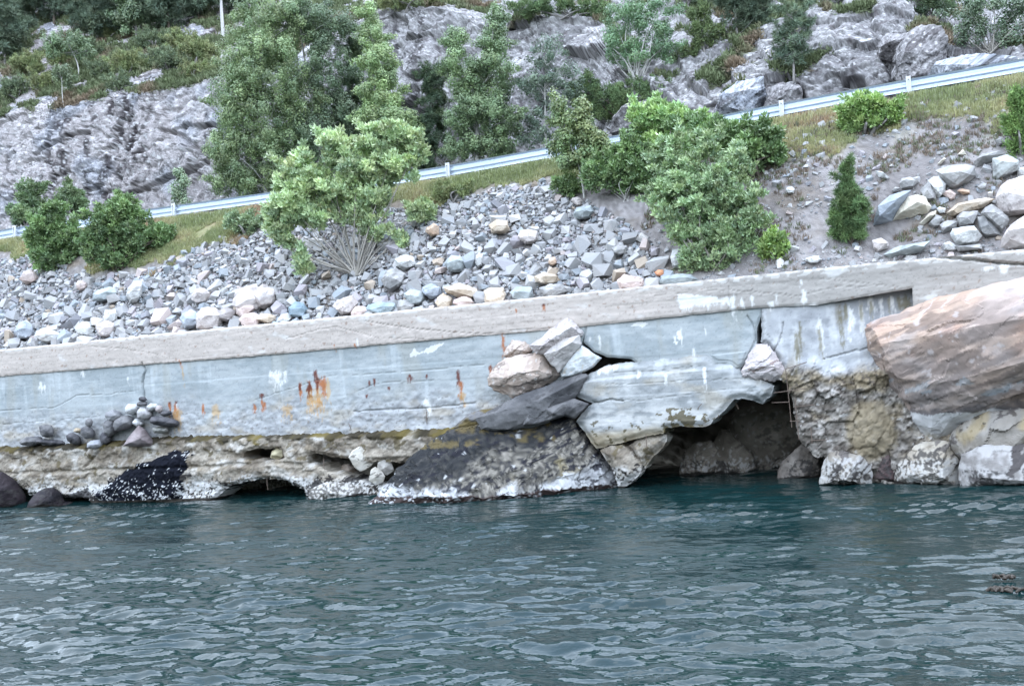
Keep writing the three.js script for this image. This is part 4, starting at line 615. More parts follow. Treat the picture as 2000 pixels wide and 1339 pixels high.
B({ px: [[1512, 950], [1526, 905], [1546, 885], [1566, 868], [1582, 876], [1600, 900], [1606, 950]], hull: true, t: 1.2, back: 0.8, ctrl: [[1555, 900, 0.25], [1570, 925, 0.35]], grain: { angle: 45, amp: 0.05 }, color: tidal(stone([0.13, 0.112, 0.098], [0.26, 0.235, 0.21]), { white: 0, black: 0.45 }), mat: wetMat }, 'cave_rock', 'dark slanted slab below the hanging bars at the right side of the cave');
// left: weed-dark rocks in the water and the stones in the hollow
const kelp = tidal(stone([0.012, 0.011, 0.014], [0.035, 0.028, 0.032]), { white: 0, black: 0.5 });
B({ px: [[-60, 1000], [-60, 930], [-20, 920], [5, 921], [22, 932], [36, 945], [50, 968], [52, 1000]], t: -0.75, back: 0.6, lift: 0.25, edge: 0.25, ctrl: [[10, 955, 0.2]], color: kelp, mat: wetMat }, 'shore_rock', 'black weed covered rock at the left edge of the water');
B({ px: [[46, 1005], [54, 982], [66, 965], [86, 953], [105, 952], [118, 962], [126, 980], [180, 984], [182, 1005]], t: -0.7, back: 0.5, lift: 0.22, edge: 0.22, ctrl: [[90, 975, 0.15]], color: kelp, mat: wetMat }, 'shore_rock', 'low rounded blackish rock in the water right of the leftmost dark rock');
const hollow = tidal(stone([0.36, 0.33, 0.28], [0.5, 0.47, 0.42], { dark: [0.1, 0.09, 0.08], darkAt: 0.28 }), { white: 0.35, black: 0.25 });
B({ px: [[681, 893], [688, 880], [703, 871], [722, 872], [734, 882], [734, 898], [726, 908], [716, 916], [704, 921], [692, 912]], hull: true, t: -0.25, back: 0.5, lift: 0.14, edge: 0.14, ctrl: [[708, 893, 0.12]], color: hollow }, 'hollow_stone', 'pale rounded stone stuck in the dark hollow left of the triangular rock', 'stone');
B({ px: [[720, 938], [724, 918], [732, 911], [744, 918], [752, 930], [748, 942], [734, 948]], hull: true, t: -0.45, back: 0.4, ctrl: [[736, 928, 0.12]], color: hollow }, 'hollow_stone', 'small whitish stone low against the left foot of the triangular rock', 'stone');
B({ px: [[736, 920], [738, 903], [750, 897], [764, 903], [770, 918], [756, 928]], hull: true, t: -0.2, back: 0.4, ctrl: [[752, 912, 0.12]], color: stone([0.24, 0.22, 0.2], [0.36, 0.34, 0.31]) }, 'hollow_stone', 'grey stone in the hollow behind the edge of the triangular rock', 'stone');
B({ px: [[664, 925], [668, 908], [680, 905], [694, 912], [698, 926], [684, 932]], t: 0.2, back: 0.4, ctrl: [[682, 917, 0.12]], color: stone([0.14, 0.11, 0.085], [0.24, 0.2, 0.17]) }, 'hollow_stone', 'dark brown stone under the pale rounded one in the hollow', 'stone');
B({ px: [[600, 985], [604, 955], [640, 940], [690, 945], [730, 958], [742, 975], [738, 1000], [610, 1000]], t: -0.55, back: 0.5, ctrl: [[640, 960, 0.2], [690, 965, 0.2]], grain: { angle: -8, amp: 0.07, block: 0.08 }, color: tidal(stone([0.42, 0.39, 0.34], [0.54, 0.51, 0.46]), { white: 0.7, black: 0.7, more: 0.05 }), mat: wetMat }, 'shore_rock', 'barnacled ledge rock between the low arch and the triangular rock');
// stones piled on the ledge at the left
const grey1 = stone([0.09, 0.088, 0.092], [0.17, 0.165, 0.165]), grey2 = stone([0.055, 0.054, 0.06], [0.105, 0.1, 0.105]), wht = stone([0.4, 0.4, 0.4], [0.54, 0.54, 0.54]), ocr = stone([0.4, 0.32, 0.22], [0.5, 0.42, 0.32]);
const PILE = [
  [335, 748, 115, 100, 0, -0.32, grey1, 'round grey stone standing alone at the left of the pile on the ledge'],
  [225, 822, 165, 74, -8, -0.25, grey1, 'long flat grey stone under the lone round stone'],
  [372, 832, 230, 46, 3, -0.22, grey2, 'dark thin slab lying on the ledge right of the long flat stone'],
  [530, 806, 120, 85, 25, -0.34, grey2, 'dark tilted stone between the round stone and the main pile'],
  [636, 762, 112, 96, 0, -0.34, grey1, 'rounded grey stone topped by a smaller stone left of the main pile'],
  [645, 690, 58, 62, 0, -0.3, grey1, 'small grey stone set on top of a rounded stone'],
  [690, 846, 130, 62, -10, -0.36, stone([0.24, 0.25, 0.27], [0.34, 0.34, 0.36]), 'bluish flat stone leaning low in front of the pile'],
  [765, 800, 90, 90, 0, -0.28, grey2, 'dark block at the lower left of the main pile'],
  [800, 725, 110, 130, -15, -0.26, grey1, 'upright grey stone in the left part of the main pile'],
  [820, 640, 125, 90, -5, -0.22, stone([0.18, 0.18, 0.19], [0.3, 0.295, 0.3]), 'light grey stone at the upper left of the main pile'],
  [895, 695, 155, 110, -20, -0.34, grey1, 'oval grey stone slanting in the middle of the main pile'],
  [1005, 790, 235, 170, 0, -0.42, stone([0.17, 0.14, 0.14], [0.27, 0.23, 0.23]), 'large purplish triangular stone at the front of the main pile'],
  [1045, 622, 120, 85, 5, -0.26, stone([0.3, 0.29, 0.29], [0.4, 0.39, 0.385]), 'pale grey stone below the two balanced stones'],
  [955, 590, 105, 80, 0, -0.2, wht, 'white stone left of the balanced stones'],
  [1030, 552, 80, 38, -6, -0.24, grey1, 'lower of the two flat stones balanced on the pile'],
  [1035, 518, 62, 36, 4, -0.24, grey2, 'upper of the two flat stones balanced on the pile'],
  [1105, 575, 85, 60, 0, -0.2, wht, 'white stone right of the balanced stones'],
  [1155, 590, 55, 58, 0, -0.24, stone([0.28, 0.24, 0.23], [0.36, 0.32, 0.31]), 'small brownish stone at the upper right of the pile'],
  [1205, 622, 90, 44, -14, -0.26, grey2, 'dark flat stone at the upper right end of the pile'],
  [1185, 682, 225, 72, 6, -0.36, grey2, 'longest dark slab sticking out at the right of the pile'],
  [1165, 742, 130, 52, 0, -0.32, stone([0.2, 0.2, 0.185], [0.3, 0.29, 0.27]), 'greenish grey flat stone under the longest dark slab'],
  [1000, 690, 80, 60, 10, -0.24, wht, 'pale stone wedged in the centre of the pile'],
  [560, 745, 60, 40, 0, -0.16, ocr, 'ochre stone behind the dark tilted stone'],
];
const ellipsePx = (cx, cy, w, h, rot, seed, n = 11, box = 0.35) => { const r = rng(seed), o = []; for (let i = 0; i < n; i++) { const a = (i + 0.5 * r()) / n * 2 * Math.PI, k = 0.86 + 0.24 * r(), ca = Math.cos(a), sa = Math.sin(a), p = Math.pow(Math.abs(ca) ** 3 + Math.abs(sa) ** 3, -1 / 3) * box + (1 - box); const x = ca * p * w / 2 * k, y = sa * p * h / 2 * k, t = rot * DEG; o.push([cx + x * Math.cos(t) - y * Math.sin(t), cy + x * Math.sin(t) + y * Math.cos(t)]); } return o; };
PILE.forEach(([x, y, w, h, rot, t, col, label], i) => {
  const cx = x / 3.72, cy = 640 + y / 3.72, W2 = w / 3.72, H2 = h / 3.72, tri = label.includes('triangular');
  const px = tri ? [[cx - W2 / 2, cy + H2 * 0.4], [cx - W2 * 0.3, cy], [cx, cy - H2 / 2], [cx + W2 * 0.2, cy - H2 * 0.3], [cx + W2 / 2, cy + H2 * 0.25], [cx + W2 * 0.4, cy + H2 * 0.45]] : ellipsePx(cx, cy, W2, H2, rot, 100 + i, 12);
  const s = Math.sqrt(W2 * H2) / 60; // metres
  B({ px, t, back: s * 0.8, lift: s * 0.45, edge: s * 0.45, rough: 0.012, cell: 0.02, color: col, ctrl: blockCtrl(px, rng(i + 9), 0.12) }, 'piled_stone', label, 'stone', 'stones piled on the left ledge of the wall');
});

// big angular blocks of the rock knoll above the barrier at the right
const knoll = stone([0.26, 0.245, 0.24], [0.44, 0.415, 0.405], { dark: [0.13, 0.115, 0.115], darkAt: 0.14, spot: [0.8, 0.77, 0.75], scale: 0.8 });
const KN = [
  [[[1742, 150], [1752, 95], [1775, 62], [1800, 48], [1840, 50], [1852, 75], [1850, 120], [1835, 165], [1800, 190], [1760, 185]], 12.4, 'tall leaning grey rock block at the right end of the knoll'],
  [[[1640, 60], [1660, 20], [1700, 12], [1718, 40], [1725, 85], [1700, 110], [1655, 105]], 14.6, 'upper grey block at the top of the rock knoll'],
  [[[1712, 92], [1730, 66], [1775, 62], [1780, 80], [1752, 96], [1740, 118], [1716, 115]], 13.4, 'smooth bluish block left of the tall leaning one on the knoll'],
  [[[1375, 165], [1385, 130], [1405, 105], [1440, 100], [1470, 120], [1465, 165], [1430, 185], [1385, 188]], 13.4, 'angular grey block at the left top of the rock knoll'],
  [[[1395, 230], [1405, 185], [1440, 160], [1490, 150], [1500, 190], [1480, 225], [1430, 235]], 12.3, 'large grey block in the lower left of the rock knoll'],
  [[[1490, 225], [1500, 175], [1530, 160], [1565, 170], [1570, 205], [1540, 222]], 11.9, 'flat faced bluish rock block just above the barrier rail'],
  [[[1190, 260], [1200, 225], [1225, 205], [1262, 195], [1285, 215], [1270, 250], [1230, 270]], 12.5, 'grey rock block peeking out above the yellow green willow'],
  [[[1300, 225], [1312, 190], [1345, 180], [1375, 195], [1378, 225], [1340, 240]], 12.4, 'low rounded rock block left of the knoll'],
  [[[1800, 165], [1830, 120], [1880, 108], [1940, 105], [1985, 112], [1990, 135], [1900, 158], [1830, 175]], 11.4, 'long low rock slab under the top right thicket'],
  [[[1575, 150], [1590, 105], [1630, 90], [1680, 110], [1700, 150], [1660, 190], [1600, 200]], 12.8, 'broad lichen speckled rock block in the middle of the knoll'],
];
[9, 7, 3, 1].forEach((i) => KN.splice(i, 1));
KN.forEach(([px, t, label], i) => { const r = rng(i + 40), cx = px.reduce((s, p) => s + p[0], 0) / px.length, cy = px.reduce((s, p) => s + p[1], 0) / px.length; B({ px, t, back: 1.6, edge: 0.06, lift: 0.06, hull: true, crease: 15, hullAmp: 0.55, cell: 0.11, rough: 0.06, mat: cliffMat, uvScale: 5, ctrl: blockCtrl(px, r, 0.55), grain: { angle: 15 + 20 * r(), amp: 0.1, freq: 2.4, block: 0.12 }, color: i === 2 || i === 5 ? stone([0.38, 0.4, 0.44], [0.55, 0.57, 0.6], { dark: [0.2, 0.18, 0.19], spot: [0.75, 0.74, 0.73] }) : knoll, seed: 7 * i + 2 }, 'rock_block', label, 'rock', 'blocks of the rock knoll'); });

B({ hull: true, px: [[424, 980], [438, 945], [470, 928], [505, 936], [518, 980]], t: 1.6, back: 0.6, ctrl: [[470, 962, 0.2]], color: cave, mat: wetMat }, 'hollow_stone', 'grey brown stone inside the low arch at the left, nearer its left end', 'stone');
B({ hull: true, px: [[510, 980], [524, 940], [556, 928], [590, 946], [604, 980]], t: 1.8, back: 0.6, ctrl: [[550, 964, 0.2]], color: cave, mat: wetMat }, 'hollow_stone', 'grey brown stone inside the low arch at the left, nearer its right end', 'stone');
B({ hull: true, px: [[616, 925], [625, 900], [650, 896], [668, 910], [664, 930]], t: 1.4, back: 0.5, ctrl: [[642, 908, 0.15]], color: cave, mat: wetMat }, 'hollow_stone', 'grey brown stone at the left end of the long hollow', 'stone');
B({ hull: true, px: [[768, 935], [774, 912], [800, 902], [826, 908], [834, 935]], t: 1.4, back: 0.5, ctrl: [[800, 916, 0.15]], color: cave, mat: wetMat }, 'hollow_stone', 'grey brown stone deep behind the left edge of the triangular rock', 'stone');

// ---------------------------------------------------------------- the heap of blocks at the right above the wall
const bankT = (px, py) => -onBank(px, py).z;
const gS = stone([0.23, 0.225, 0.22], [0.34, 0.33, 0.32], { dark: [0.2, 0.19, 0.19] }), blS = stone([0.25, 0.275, 0.31], [0.35, 0.375, 0.41], {}), crS = stone([0.46, 0.42, 0.34], [0.57, 0.53, 0.45], {}), whS = stone([0.4, 0.4, 0.39], [0.52, 0.515, 0.5], { dark: [0.24, 0.23, 0.225] }), pkS = stone([0.46, 0.36, 0.32], [0.54, 0.45, 0.42], {}), tnS = stone([0.4, 0.32, 0.24], [0.5, 0.43, 0.35], {}), orS = stone([0.4, 0.28, 0.2], [0.47, 0.36, 0.28], {}), pwS = stone([0.4, 0.355, 0.335], [0.5, 0.455, 0.435], { dark: [0.25, 0.22, 0.21] }), dkS = stone([0.14, 0.14, 0.14], [0.22, 0.215, 0.21], {}), gnS = stone([0.24, 0.265, 0.27], [0.34, 0.365, 0.365], {});
const Q = (x, y) => [1600 + x / 4.62, 250 + y / 4.62];
const HEAP = [
  [[[485, 890], [510, 790], [540, 700], [640, 610], [760, 570], [835, 560], [790, 640], [740, 690], [665, 838], [590, 862]], blS, 'large blue grey slab leaning against the cream block above the wall'],
  [[[663, 838], [700, 760], [740, 690], [800, 620], [870, 600], [965, 622], [1012, 710], [985, 768], [850, 800]], crS, 'cream block with an overhanging dark underside beside the blue grey slab'],
  [[[980, 470], [1040, 438], [1085, 430], [1148, 505], [1138, 590], [1070, 652], [1050, 570]], whS, 'whitish upright stone above the cream block'],
  [[[915, 560], [990, 480], [1050, 570], [1072, 652], [1000, 668], [940, 620]], gS, 'grey stone fitted against the left of the whitish upright stone'],
  [[[1050, 380], [1200, 330], [1330, 328], [1412, 345], [1416, 430], [1345, 495], [1222, 552], [1148, 545], [1120, 470]], gS, 'wide flat grey stone above the pink stone in the heap'],
  [[[1385, 330], [1430, 270], [1480, 230], [1650, 200], [1660, 235], [1560, 292], [1420, 362]], gS, 'long grey slab just left of the square block in the heap'],
  [[[1565, 272], [1700, 240], [1800, 292], [1816, 372], [1700, 425], [1600, 470], [1575, 440]], stone([0.3, 0.31, 0.3], [0.4, 0.41, 0.39], { dark: [0.2, 0.2, 0.2] }), 'square grey block high in the heap at the right'],
  [[[1588, 115], [1650, 72], [1705, 130], [1622, 158]], gS, 'small grey stone lying alone above the square block'],
  [[[1148, 765], [1250, 682], [1380, 650], [1500, 628], [1592, 640], [1480, 720], [1350, 748], [1200, 802]], tnS, 'long tan and grey stone lying across the middle of the heap'],
  [[[1240, 795], [1300, 752], [1440, 745], [1430, 800], [1400, 872], [1262, 892]], gS, 'grey cube shaped stone under the long tan stone'],
  [[[1185, 955], [1205, 905], [1262, 900], [1400, 880], [1472, 972], [1440, 1020], [1380, 1062], [1240, 1060]], whS, 'broad pale grey stone just above the wall left of the dark slab'],
  [[[1432, 800], [1500, 790], [1600, 880], [1650, 972], [1500, 992], [1440, 885]], dkS, 'dark grey slab between the broad pale stone and the big pale ones'],
  [[[1460, 770], [1500, 715], [1560, 682], [1640, 740], [1705, 795], [1720, 832], [1650, 968], [1600, 880], [1520, 810]], gS, 'light grey slanted stone left of the two biggest stones of the heap'],
  [[[1600, 625], [1640, 530], [1700, 472], [1850, 430], [2100, 420], [2100, 720], [1850, 780], [1700, 812], [1612, 752]], pwS, 'biggest pale stone of the heap at the right edge'],
  [[[1632, 1098], [1650, 1000], [1730, 872], [1850, 792], [2110, 770], [2130, 1100]], pwS, 'pinkish white stone resting on the wall top at the right edge'],
  [[[480, 1012], [560, 988], [632, 1032], [622, 1082], [530, 1122], [492, 1082]], pwS, 'small white block beside the foot of the young conifer'],
  [[[1120, 1042], [1180, 1020], [1230, 1050], [1258, 1092], [1200, 1112], [1130, 1102]], whS, 'small white stone on the wall top left of the pinkish white one'],
  [[[578, 1142], [640, 1100], [740, 1060], [860, 1045], [1002, 1018], [960, 1080], [900, 1122], [760, 1155], [650, 1172]], gnS, 'long flat grey slab lying on the wall top below the heap'],
  [[[1120, 602], [1150, 565], [1182, 552], [1237, 590], [1225, 635], [1190, 652]], pkS, 'pink rounded stone in the middle of the heap'],
  [[[1245, 565], [1290, 545], [1360, 560], [1365, 590], [1300, 600]], orS, 'small orange tinted stone right of the pink rounded stone'],
  [[[725, 500], [745, 455], [830, 438], [888, 490], [845, 545], [742, 548]], gS, 'grey stone above the blue grey slab'],
  [[[1788, 375], [1800, 355], [1920, 340], [1925, 440], [1790, 440]], whS, 'pale stone at the picture edge right of the square block'],
  [[[905, 860], [1000, 765], [1060, 740], [1055, 790], [940, 880]], crS, 'thin cream slab leaning under the right end of the cream block'],
  [[[985, 870], [1060, 780], [1115, 800], [1080, 890], [1040, 900]], gS, 'grey wedge stone right of the thin cream slab'],
  [[[1060, 730], [1090, 708], [1145, 722], [1140, 765], [1090, 775]], whS, 'small whitish stone in front of the long tan stone'],
  [[[1090, 870], [1160, 830], [1255, 840], [1240, 890], [1120, 960]], gS, 'flat grey stone below the cube shaped one'],
  [[[1430, 520], [1480, 490], [1515, 500], [1505, 545], [1440, 560]], gS, 'small round grey stone below the long grey slab'],
  [[[1230, 1065], [1310, 1075], [1460, 1045], [1480, 1095], [1260, 1112]], gS, 'grey stone on the wall top under the broad pale one'],
  [[[505, 385], [560, 390], [640, 450], [620, 468], [540, 440]], whS, 'long white stone right of the tip of the young conifer'],
  [[[655, 560], [690, 530], [735, 540], [720, 570], [665, 580]], gS, 'small grey stone touching the top of the blue grey slab'],
  [[[1070, 320], [1130, 265], [1150, 275], [1090, 335]], crS, 'narrow cream stone above the wide flat grey stone'],
  [[[1250, 240], [1300, 190], [1335, 240], [1290, 250]], crS, 'small pale stone in the dry slope left of the long grey slab'],
];
HEAP.forEach(([z, col, label], i) => {
  const px = z.map(([a, b]) => Q(a, b)), cx = px.reduce((s, p) => s + p[0], 0) / px.length, cy = px.reduce((s, p) => s + p[1], 0) / px.length, yb = Math.max(...px.map((p) => p[1])), xs = px.map((p) => p[0]), s = Math.sqrt((Math.max(...xs) - Math.min(...xs)) * (yb - Math.min(...px.map((p) => p[1])))) / 72, r = rng(i + 300);
  const c = blockCtrl(px, r, 0.42);
  B({ px, t: bankT(cx, (cy + yb) / 2) - 0.1, back: s * 0.6, ctrl: c, hull: true, rim: 0.03, edge: 0.035, lift: 0.03 + 0.02 * s, cell: Math.max(0.045, s / 18), crease: 14, grain: { angle: 25 + 20 * (r() - 0.5), amp: 0.02 * s, block: 0.03 * s }, color: col, seed: i * 3 }, 'quarry_block', label, 'stone block', 'blocks heaped on the slope at the right');
});
// stones of the rubble slope that stand out
const HERO = [
  [902, 568, 76, 34, 8, tnS, 'long tan stone lying on two others above the middle of the wall'], [868, 590, 34, 38, 0, tnS, 'tan brown stone under the left end of the long tan stone'], [905, 591, 42, 26, 0, pkS, 'dull pink stone under the long tan stone'], [966, 580, 46, 44, -20, tnS, 'grey tan stone standing upright right of the long tan stone'],
  [1020, 574, 48, 36, 0, gnS, 'bluish white stone right of the upright grey tan stone'], [1067, 545, 52, 26, 4, tnS, 'tan stone high above the bluish white stone'], [1078, 567, 58, 30, 0, gS, 'brown grey stone beneath the high tan stone'], [976, 444, 48, 30, 0, tnS, 'tan block with a grey top in the upper middle of the slope'],
  [846, 450, 30, 28, 20, orS, 'dull orange stone in the upper slope right of the big pale bush'], [1032, 462, 42, 32, 10, pwS, 'pale pink stone in the upper middle of the slope'], [676, 597, 54, 38, -18, pwS, 'pinkish white stone near the wall top below the big pale bush'], [702, 610, 38, 26, 0, pkS, 'pink stone near the wall top touching the pinkish white one'],
  [746, 602, 70, 28, 0, stone([0.225, 0.275, 0.295], [0.31, 0.36, 0.38], {}), 'wide blue green stone near the wall top'], [581, 605, 42, 34, -15, stone([0.19, 0.25, 0.29], [0.28, 0.34, 0.38], {}), 'strongly blue stone near the wall top below the big pale bush'], [843, 568, 40, 34, 0, blS, 'blue grey stone left of the long tan stone'], [810, 580, 42, 36, 0, gnS, 'greenish grey stone left of the tan brown stone'],
  [890, 515, 42, 38, -15, gnS, 'pale greenish stone in the middle of the slope'], [792, 511, 42, 32, 0, whS, 'whitish stone right of the bare stems of the big pale bush'], [768, 546, 52, 46, -30, gS, 'big grey tilted slab below the whitish stone'], [936, 507, 18, 30, 0, whS, 'small white upright stone in the middle of the slope'],
  [1079, 510, 18, 20, 0, orS, 'small orange brown stone in the middle right of the slope'], [517, 579, 52, 52, 0, pwS, 'large pinkish white stone below the left foot of the big pale bush'], [520, 621, 40, 22, 10, tnS, 'tan stone on the wall top under the large pinkish white one'], [555, 623, 30, 22, -20, whS, 'white pointed stone on the wall top left of the blue stone'], [791, 599, 36, 28, 0, gS, 'grey stone right of the wide blue green stone'],
  [1232, 553, 62, 36, 0, pkS, 'pink stone on the wall top left of the right willow bush'], [1324, 548, 84, 26, -4, gnS, 'flat pale stone on the wall top below the right willow bush'], [1289, 533, 22, 13, 0, stone([0.5, 0.2, 0.1], [0.55, 0.28, 0.16], {}), 'small bright orange stone near the wall top'], [1322, 505, 28, 46, 0, whS, 'white upright stone at the left foot of the right willow bush'],
  [487, 585, 70, 60, -10, pwS, 'largest pinkish stone of the left slope'], [478, 603, 44, 44, 0, pkS, 'pink stone in front of the largest pinkish stone'], [489, 625, 44, 34, 0, pkS, 'pinkish grey stone on the wall top under the largest pinkish stone'], [407, 622, 60, 48, 0, pwS, 'white and pink stone on the wall top left of the brown grey one'], [442, 614, 50, 32, 10, stone([0.24, 0.21, 0.2], [0.32, 0.29, 0.28], {}), 'brown grey stone right of the white and pink stone'],
  [263, 570, 30, 48, 20, whS, 'white pointed stone standing in the left slope'], [205, 575, 56, 28, -8, gnS, 'pale flat stone in the left slope'], [168, 642, 42, 32, -15, whS, 'white stone at the wall top in the left third'], [97, 657, 60, 28, 5, whS, 'broad white stone at the wall top near the left edge'], [47, 645, 42, 40, 0, blS, 'blue grey stone at the wall top near the left edge'], [215, 618, 34, 28, -30, whS, 'light tilted stone above the wall top in the left third'],
  [390, 578, 40, 32, -20, pwS, 'pale pink stone in the middle of the left slope'], [56, 540, 38, 28, 0, pkS, 'pink stone below the leftmost bush'], [158, 557, 24, 22, 0, pkS, 'small pink stone in the left slope below the bushes'], [372, 624, 40, 38, -15, blS, 'light blue grey stone left of the white and pink stone'], [205, 642, 44, 32, 0, pwS, 'pale stone at the wall top right of the white one'],
  [1210, 488, 30, 22, 0, gS, 'grey stone at the right end of the rubble below the young birch'], [1140, 415, 40, 34, -20, gnS, 'blue grey stone below the foot of the young birch'], [1128, 393, 24, 18, 30, pwS, 'small pinkish stone at the foot of the young birch'], [1505, 480, 40, 26, -20, gS, 'grey stone behind the small yellow green plant'], [1515, 448, 16, 12, 0, whS, 'small white stone above the small yellow green plant'], [1590, 506, 36, 16, -8, whS, 'flat whitish stone above the wall left of the young conifer'], [1543, 372, 20, 16, 0, whS, 'white stone alone on the bare soil slope'],
];
const heroXT = []; let shortHero = [];
HERO.forEach(([cx, cy, w, h, rot, col, label], i) => {
  const r = rng(i + 700), s = Math.sqrt(w * h) / 70, px = ellipsePx(cx, cy, w, h, rot, 500 + i, 6 + Math.floor(r() * 3), 0.25), t = bankT(cx, cy + h * 0.3);
  const c = blockCtrl(px, r, 0.5);
  const m = B({ px, t: t - 0.08, back: s * 0.6, ctrl: c, hull: true, rim: 0.02, crease: 18, edge: 0.025, lift: 0.025, rough: 0.008, cell: Math.max(0.06, s / 8), grain: { amp: 0.02 * s, block: 0.06 * s }, color: col, seed: i * 5 + 1 }, 'slope_stone', label, 'stone', 'stones of the rubble slope');
  heroXT.push([m.position.x, -m.position.z, 0.42 * s]);
  shortHero.push({ p: m.position.clone(), n: label.split(/ (?:lying|under|right|left|beneath|near|above|in|on|below|at|high|touching|standing|behind|alone) /)[0] });
});

shortHero = shortHero.filter((h) => shortHero.filter((g) => g.n === h.n).length === 1);
// ---------------------------------------------------------------- the rubble slope: the 300 largest stones are things, the rest one mass
const rockGeos = [...Array(16).keys()].map((k) => {
  const r = rng(900 + k), pts = [], sq = [1.1, 0.45 + 0.4 * r(), 0.65 + 0.4 * r()];
  for (let i = 0; i < 8; i++) { const c = V3((i & 1 ? 1 : -1) * (0.62 + 0.38 * r()), (i & 2 ? 1 : -1) * (0.7 + 0.3 * r()), (i & 4 ? 1 : -1) * (0.6 + 0.4 * r())); if (r() < 0.25) c.x *= 0.4; if (r() < 0.2) c.z *= 0.3; pts.push(c.multiply(V3(sq[0], sq[1], sq[2])).multiplyScalar(0.46)); } for (let i = 0; i < 2; i++) pts.push(V3((r() - 0.5) * 1.2 * sq[0], (r() - 0.5) * sq[1], (r() - 0.5) * 1.2 * sq[2]));
  const g = new ConvexGeometry(pts), P = g.attributes.position, col = [], uv = [];
  for (let i = 0; i < P.count; i += 3) { const k2 = 0.9 + 0.2 * hash(i, k, 3, 4), warm = 0.04 * (hash(i, k, 5, 4) - 0.5); for (let j = 0; j < 3; j++) { col.push(k2 + warm, k2, k2 - warm); uv.push(P.getX(i + j) * 0.7 + P.getZ(i + j) * 0.4 + k, P.getY(i + j) * 0.7 + P.getZ(i + j) * 0.5); } }
  g.setAttribute('color', new THREE.Float32BufferAttribute(col, 3)); g.setAttribute('uv', new THREE.Float32BufferAttribute(uv, 2));
  return g;
});
const TINTS = [['grey', [0.3, 0.295, 0.295]], ['light grey', [0.37, 0.36, 0.355]], ['bluish grey', [0.275, 0.295, 0.315]], ['dark grey', [0.25, 0.245, 0.26]], ['pinkish', [0.44, 0.37, 0.345]], ['whitish', [0.46, 0.44, 0.425]], ['tan', [0.37, 0.305, 0.245]], ['mauve grey', [0.33, 0.3, 0.315]]];
const tintMats = TINTS.map(([n, c]) => new THREE.MeshPhysicalMaterial({ specularIntensity: 0.35, color: new THREE.Color(...c), vertexColors: true, roughness: 0.9, bumpMap: rockTex, bumpScale: 0.02 }));
const rocks = [];
{
  const r = rng(4242), H = new Map(), key = (x, t) => Math.floor(x / 0.5) * 1000 + Math.floor(t / 0.5);
  const put = (x, t, s) => { const k = key(x, t); (H.get(k) ?? H.set(k, []).get(k)).push([x, t, s]); };
  for (const h of heroXT) put(h[0], h[1], h[2] * 1.6);
  const free = (x, t, s, f) => { const i = Math.floor(x / 0.5), j = Math.floor(t / 0.5); for (let a = -2; a < 3; a++) for (let b = -2; b < 3; b++) { const L = H.get((i + a) * 1000 + j + b); if (L) for (const q of L) if (Math.hypot(q[0] - x, (q[1] - t) * 1.35) < f * (q[2] + s) / 2) return false; } return true; };
  const tint = () => { const q = r(); return q < 0.36 ? 0 : q < 0.66 ? 1 : q < 0.8 ? 2 : q < 0.86 ? 3 : q < 0.89 ? 4 : q < 0.93 ? 5 : q < 0.95 ? 6 : 7; };
  const add = (x, t, s, f) => { if (!free(x, t, s, f)) return; put(x, t, s); rocks.push({ x, t, s, k: Math.floor(r() * 16), tint: tint(), q: new THREE.Quaternion().setFromEuler(new THREE.Euler(0.6 + (r() - 0.5) * 1.5, r() * 6.3, (r() - 0.5) * 1.5)), sc: [0.9 + 0.3 * r(), 0.75 + 0.4 * r(), 0.8 + 0.35 * r()] }); };
  const span = (n, f, sz) => { for (let i = 0; i < n; i++) { const x = lerp(-29, 7.6, r()), e = rubbleEdge(x), t = 0.5 + r() * (e - 0.3), v = clamp((t - 0.5) / 5); if (t < e + 0.35 * noise(x * 1.3, 4)) add(x, t, sz(v, 0.5 + 0.5 * noise(x * 0.35, t * 0.35)), f); } };
  span(1800, 0.88, (v, m) => lerp(0.58, 0.2, v) * (0.7 + 0.6 * r()) * (0.8 + 0.4 * m));
  span(7000, 0.78, (v, m) => lerp(0.34, 0.15, v) * (0.7 + 0.6 * r()) * (0.75 + 0.5 * m));
  span(22000, 0.72, (v) => lerp(0.19, 0.1, v) * (0.7 + 0.6 * r()));
  span(30000, 0.56, () => 0.08 * (0.7 + 0.6 * r()));
  // strewn stones on the soil and chips along the wall top at the right
  for (let i = 0; i < 9000; i++) { const x = lerp(3, 15.5, r()), t = 0.5 + 5.2 * Math.pow(r(), 1.5); if (noise(x * 0.8, t * 0.8, 2) > -0.2 + 0.5 * (r() - 0.5) && t > rubbleEdge(x)) add(x, t, 0.035 + 0.24 * Math.pow(r(), 5), 0.85); }
  for (let i = 0; i < 1600; i++) { const x = lerp(6.3, 13.5, r()), t = 0.45 + 0.8 * r() * r(); add(x, t, 0.07 + 0.12 * r() * r(), 0.72); }
}
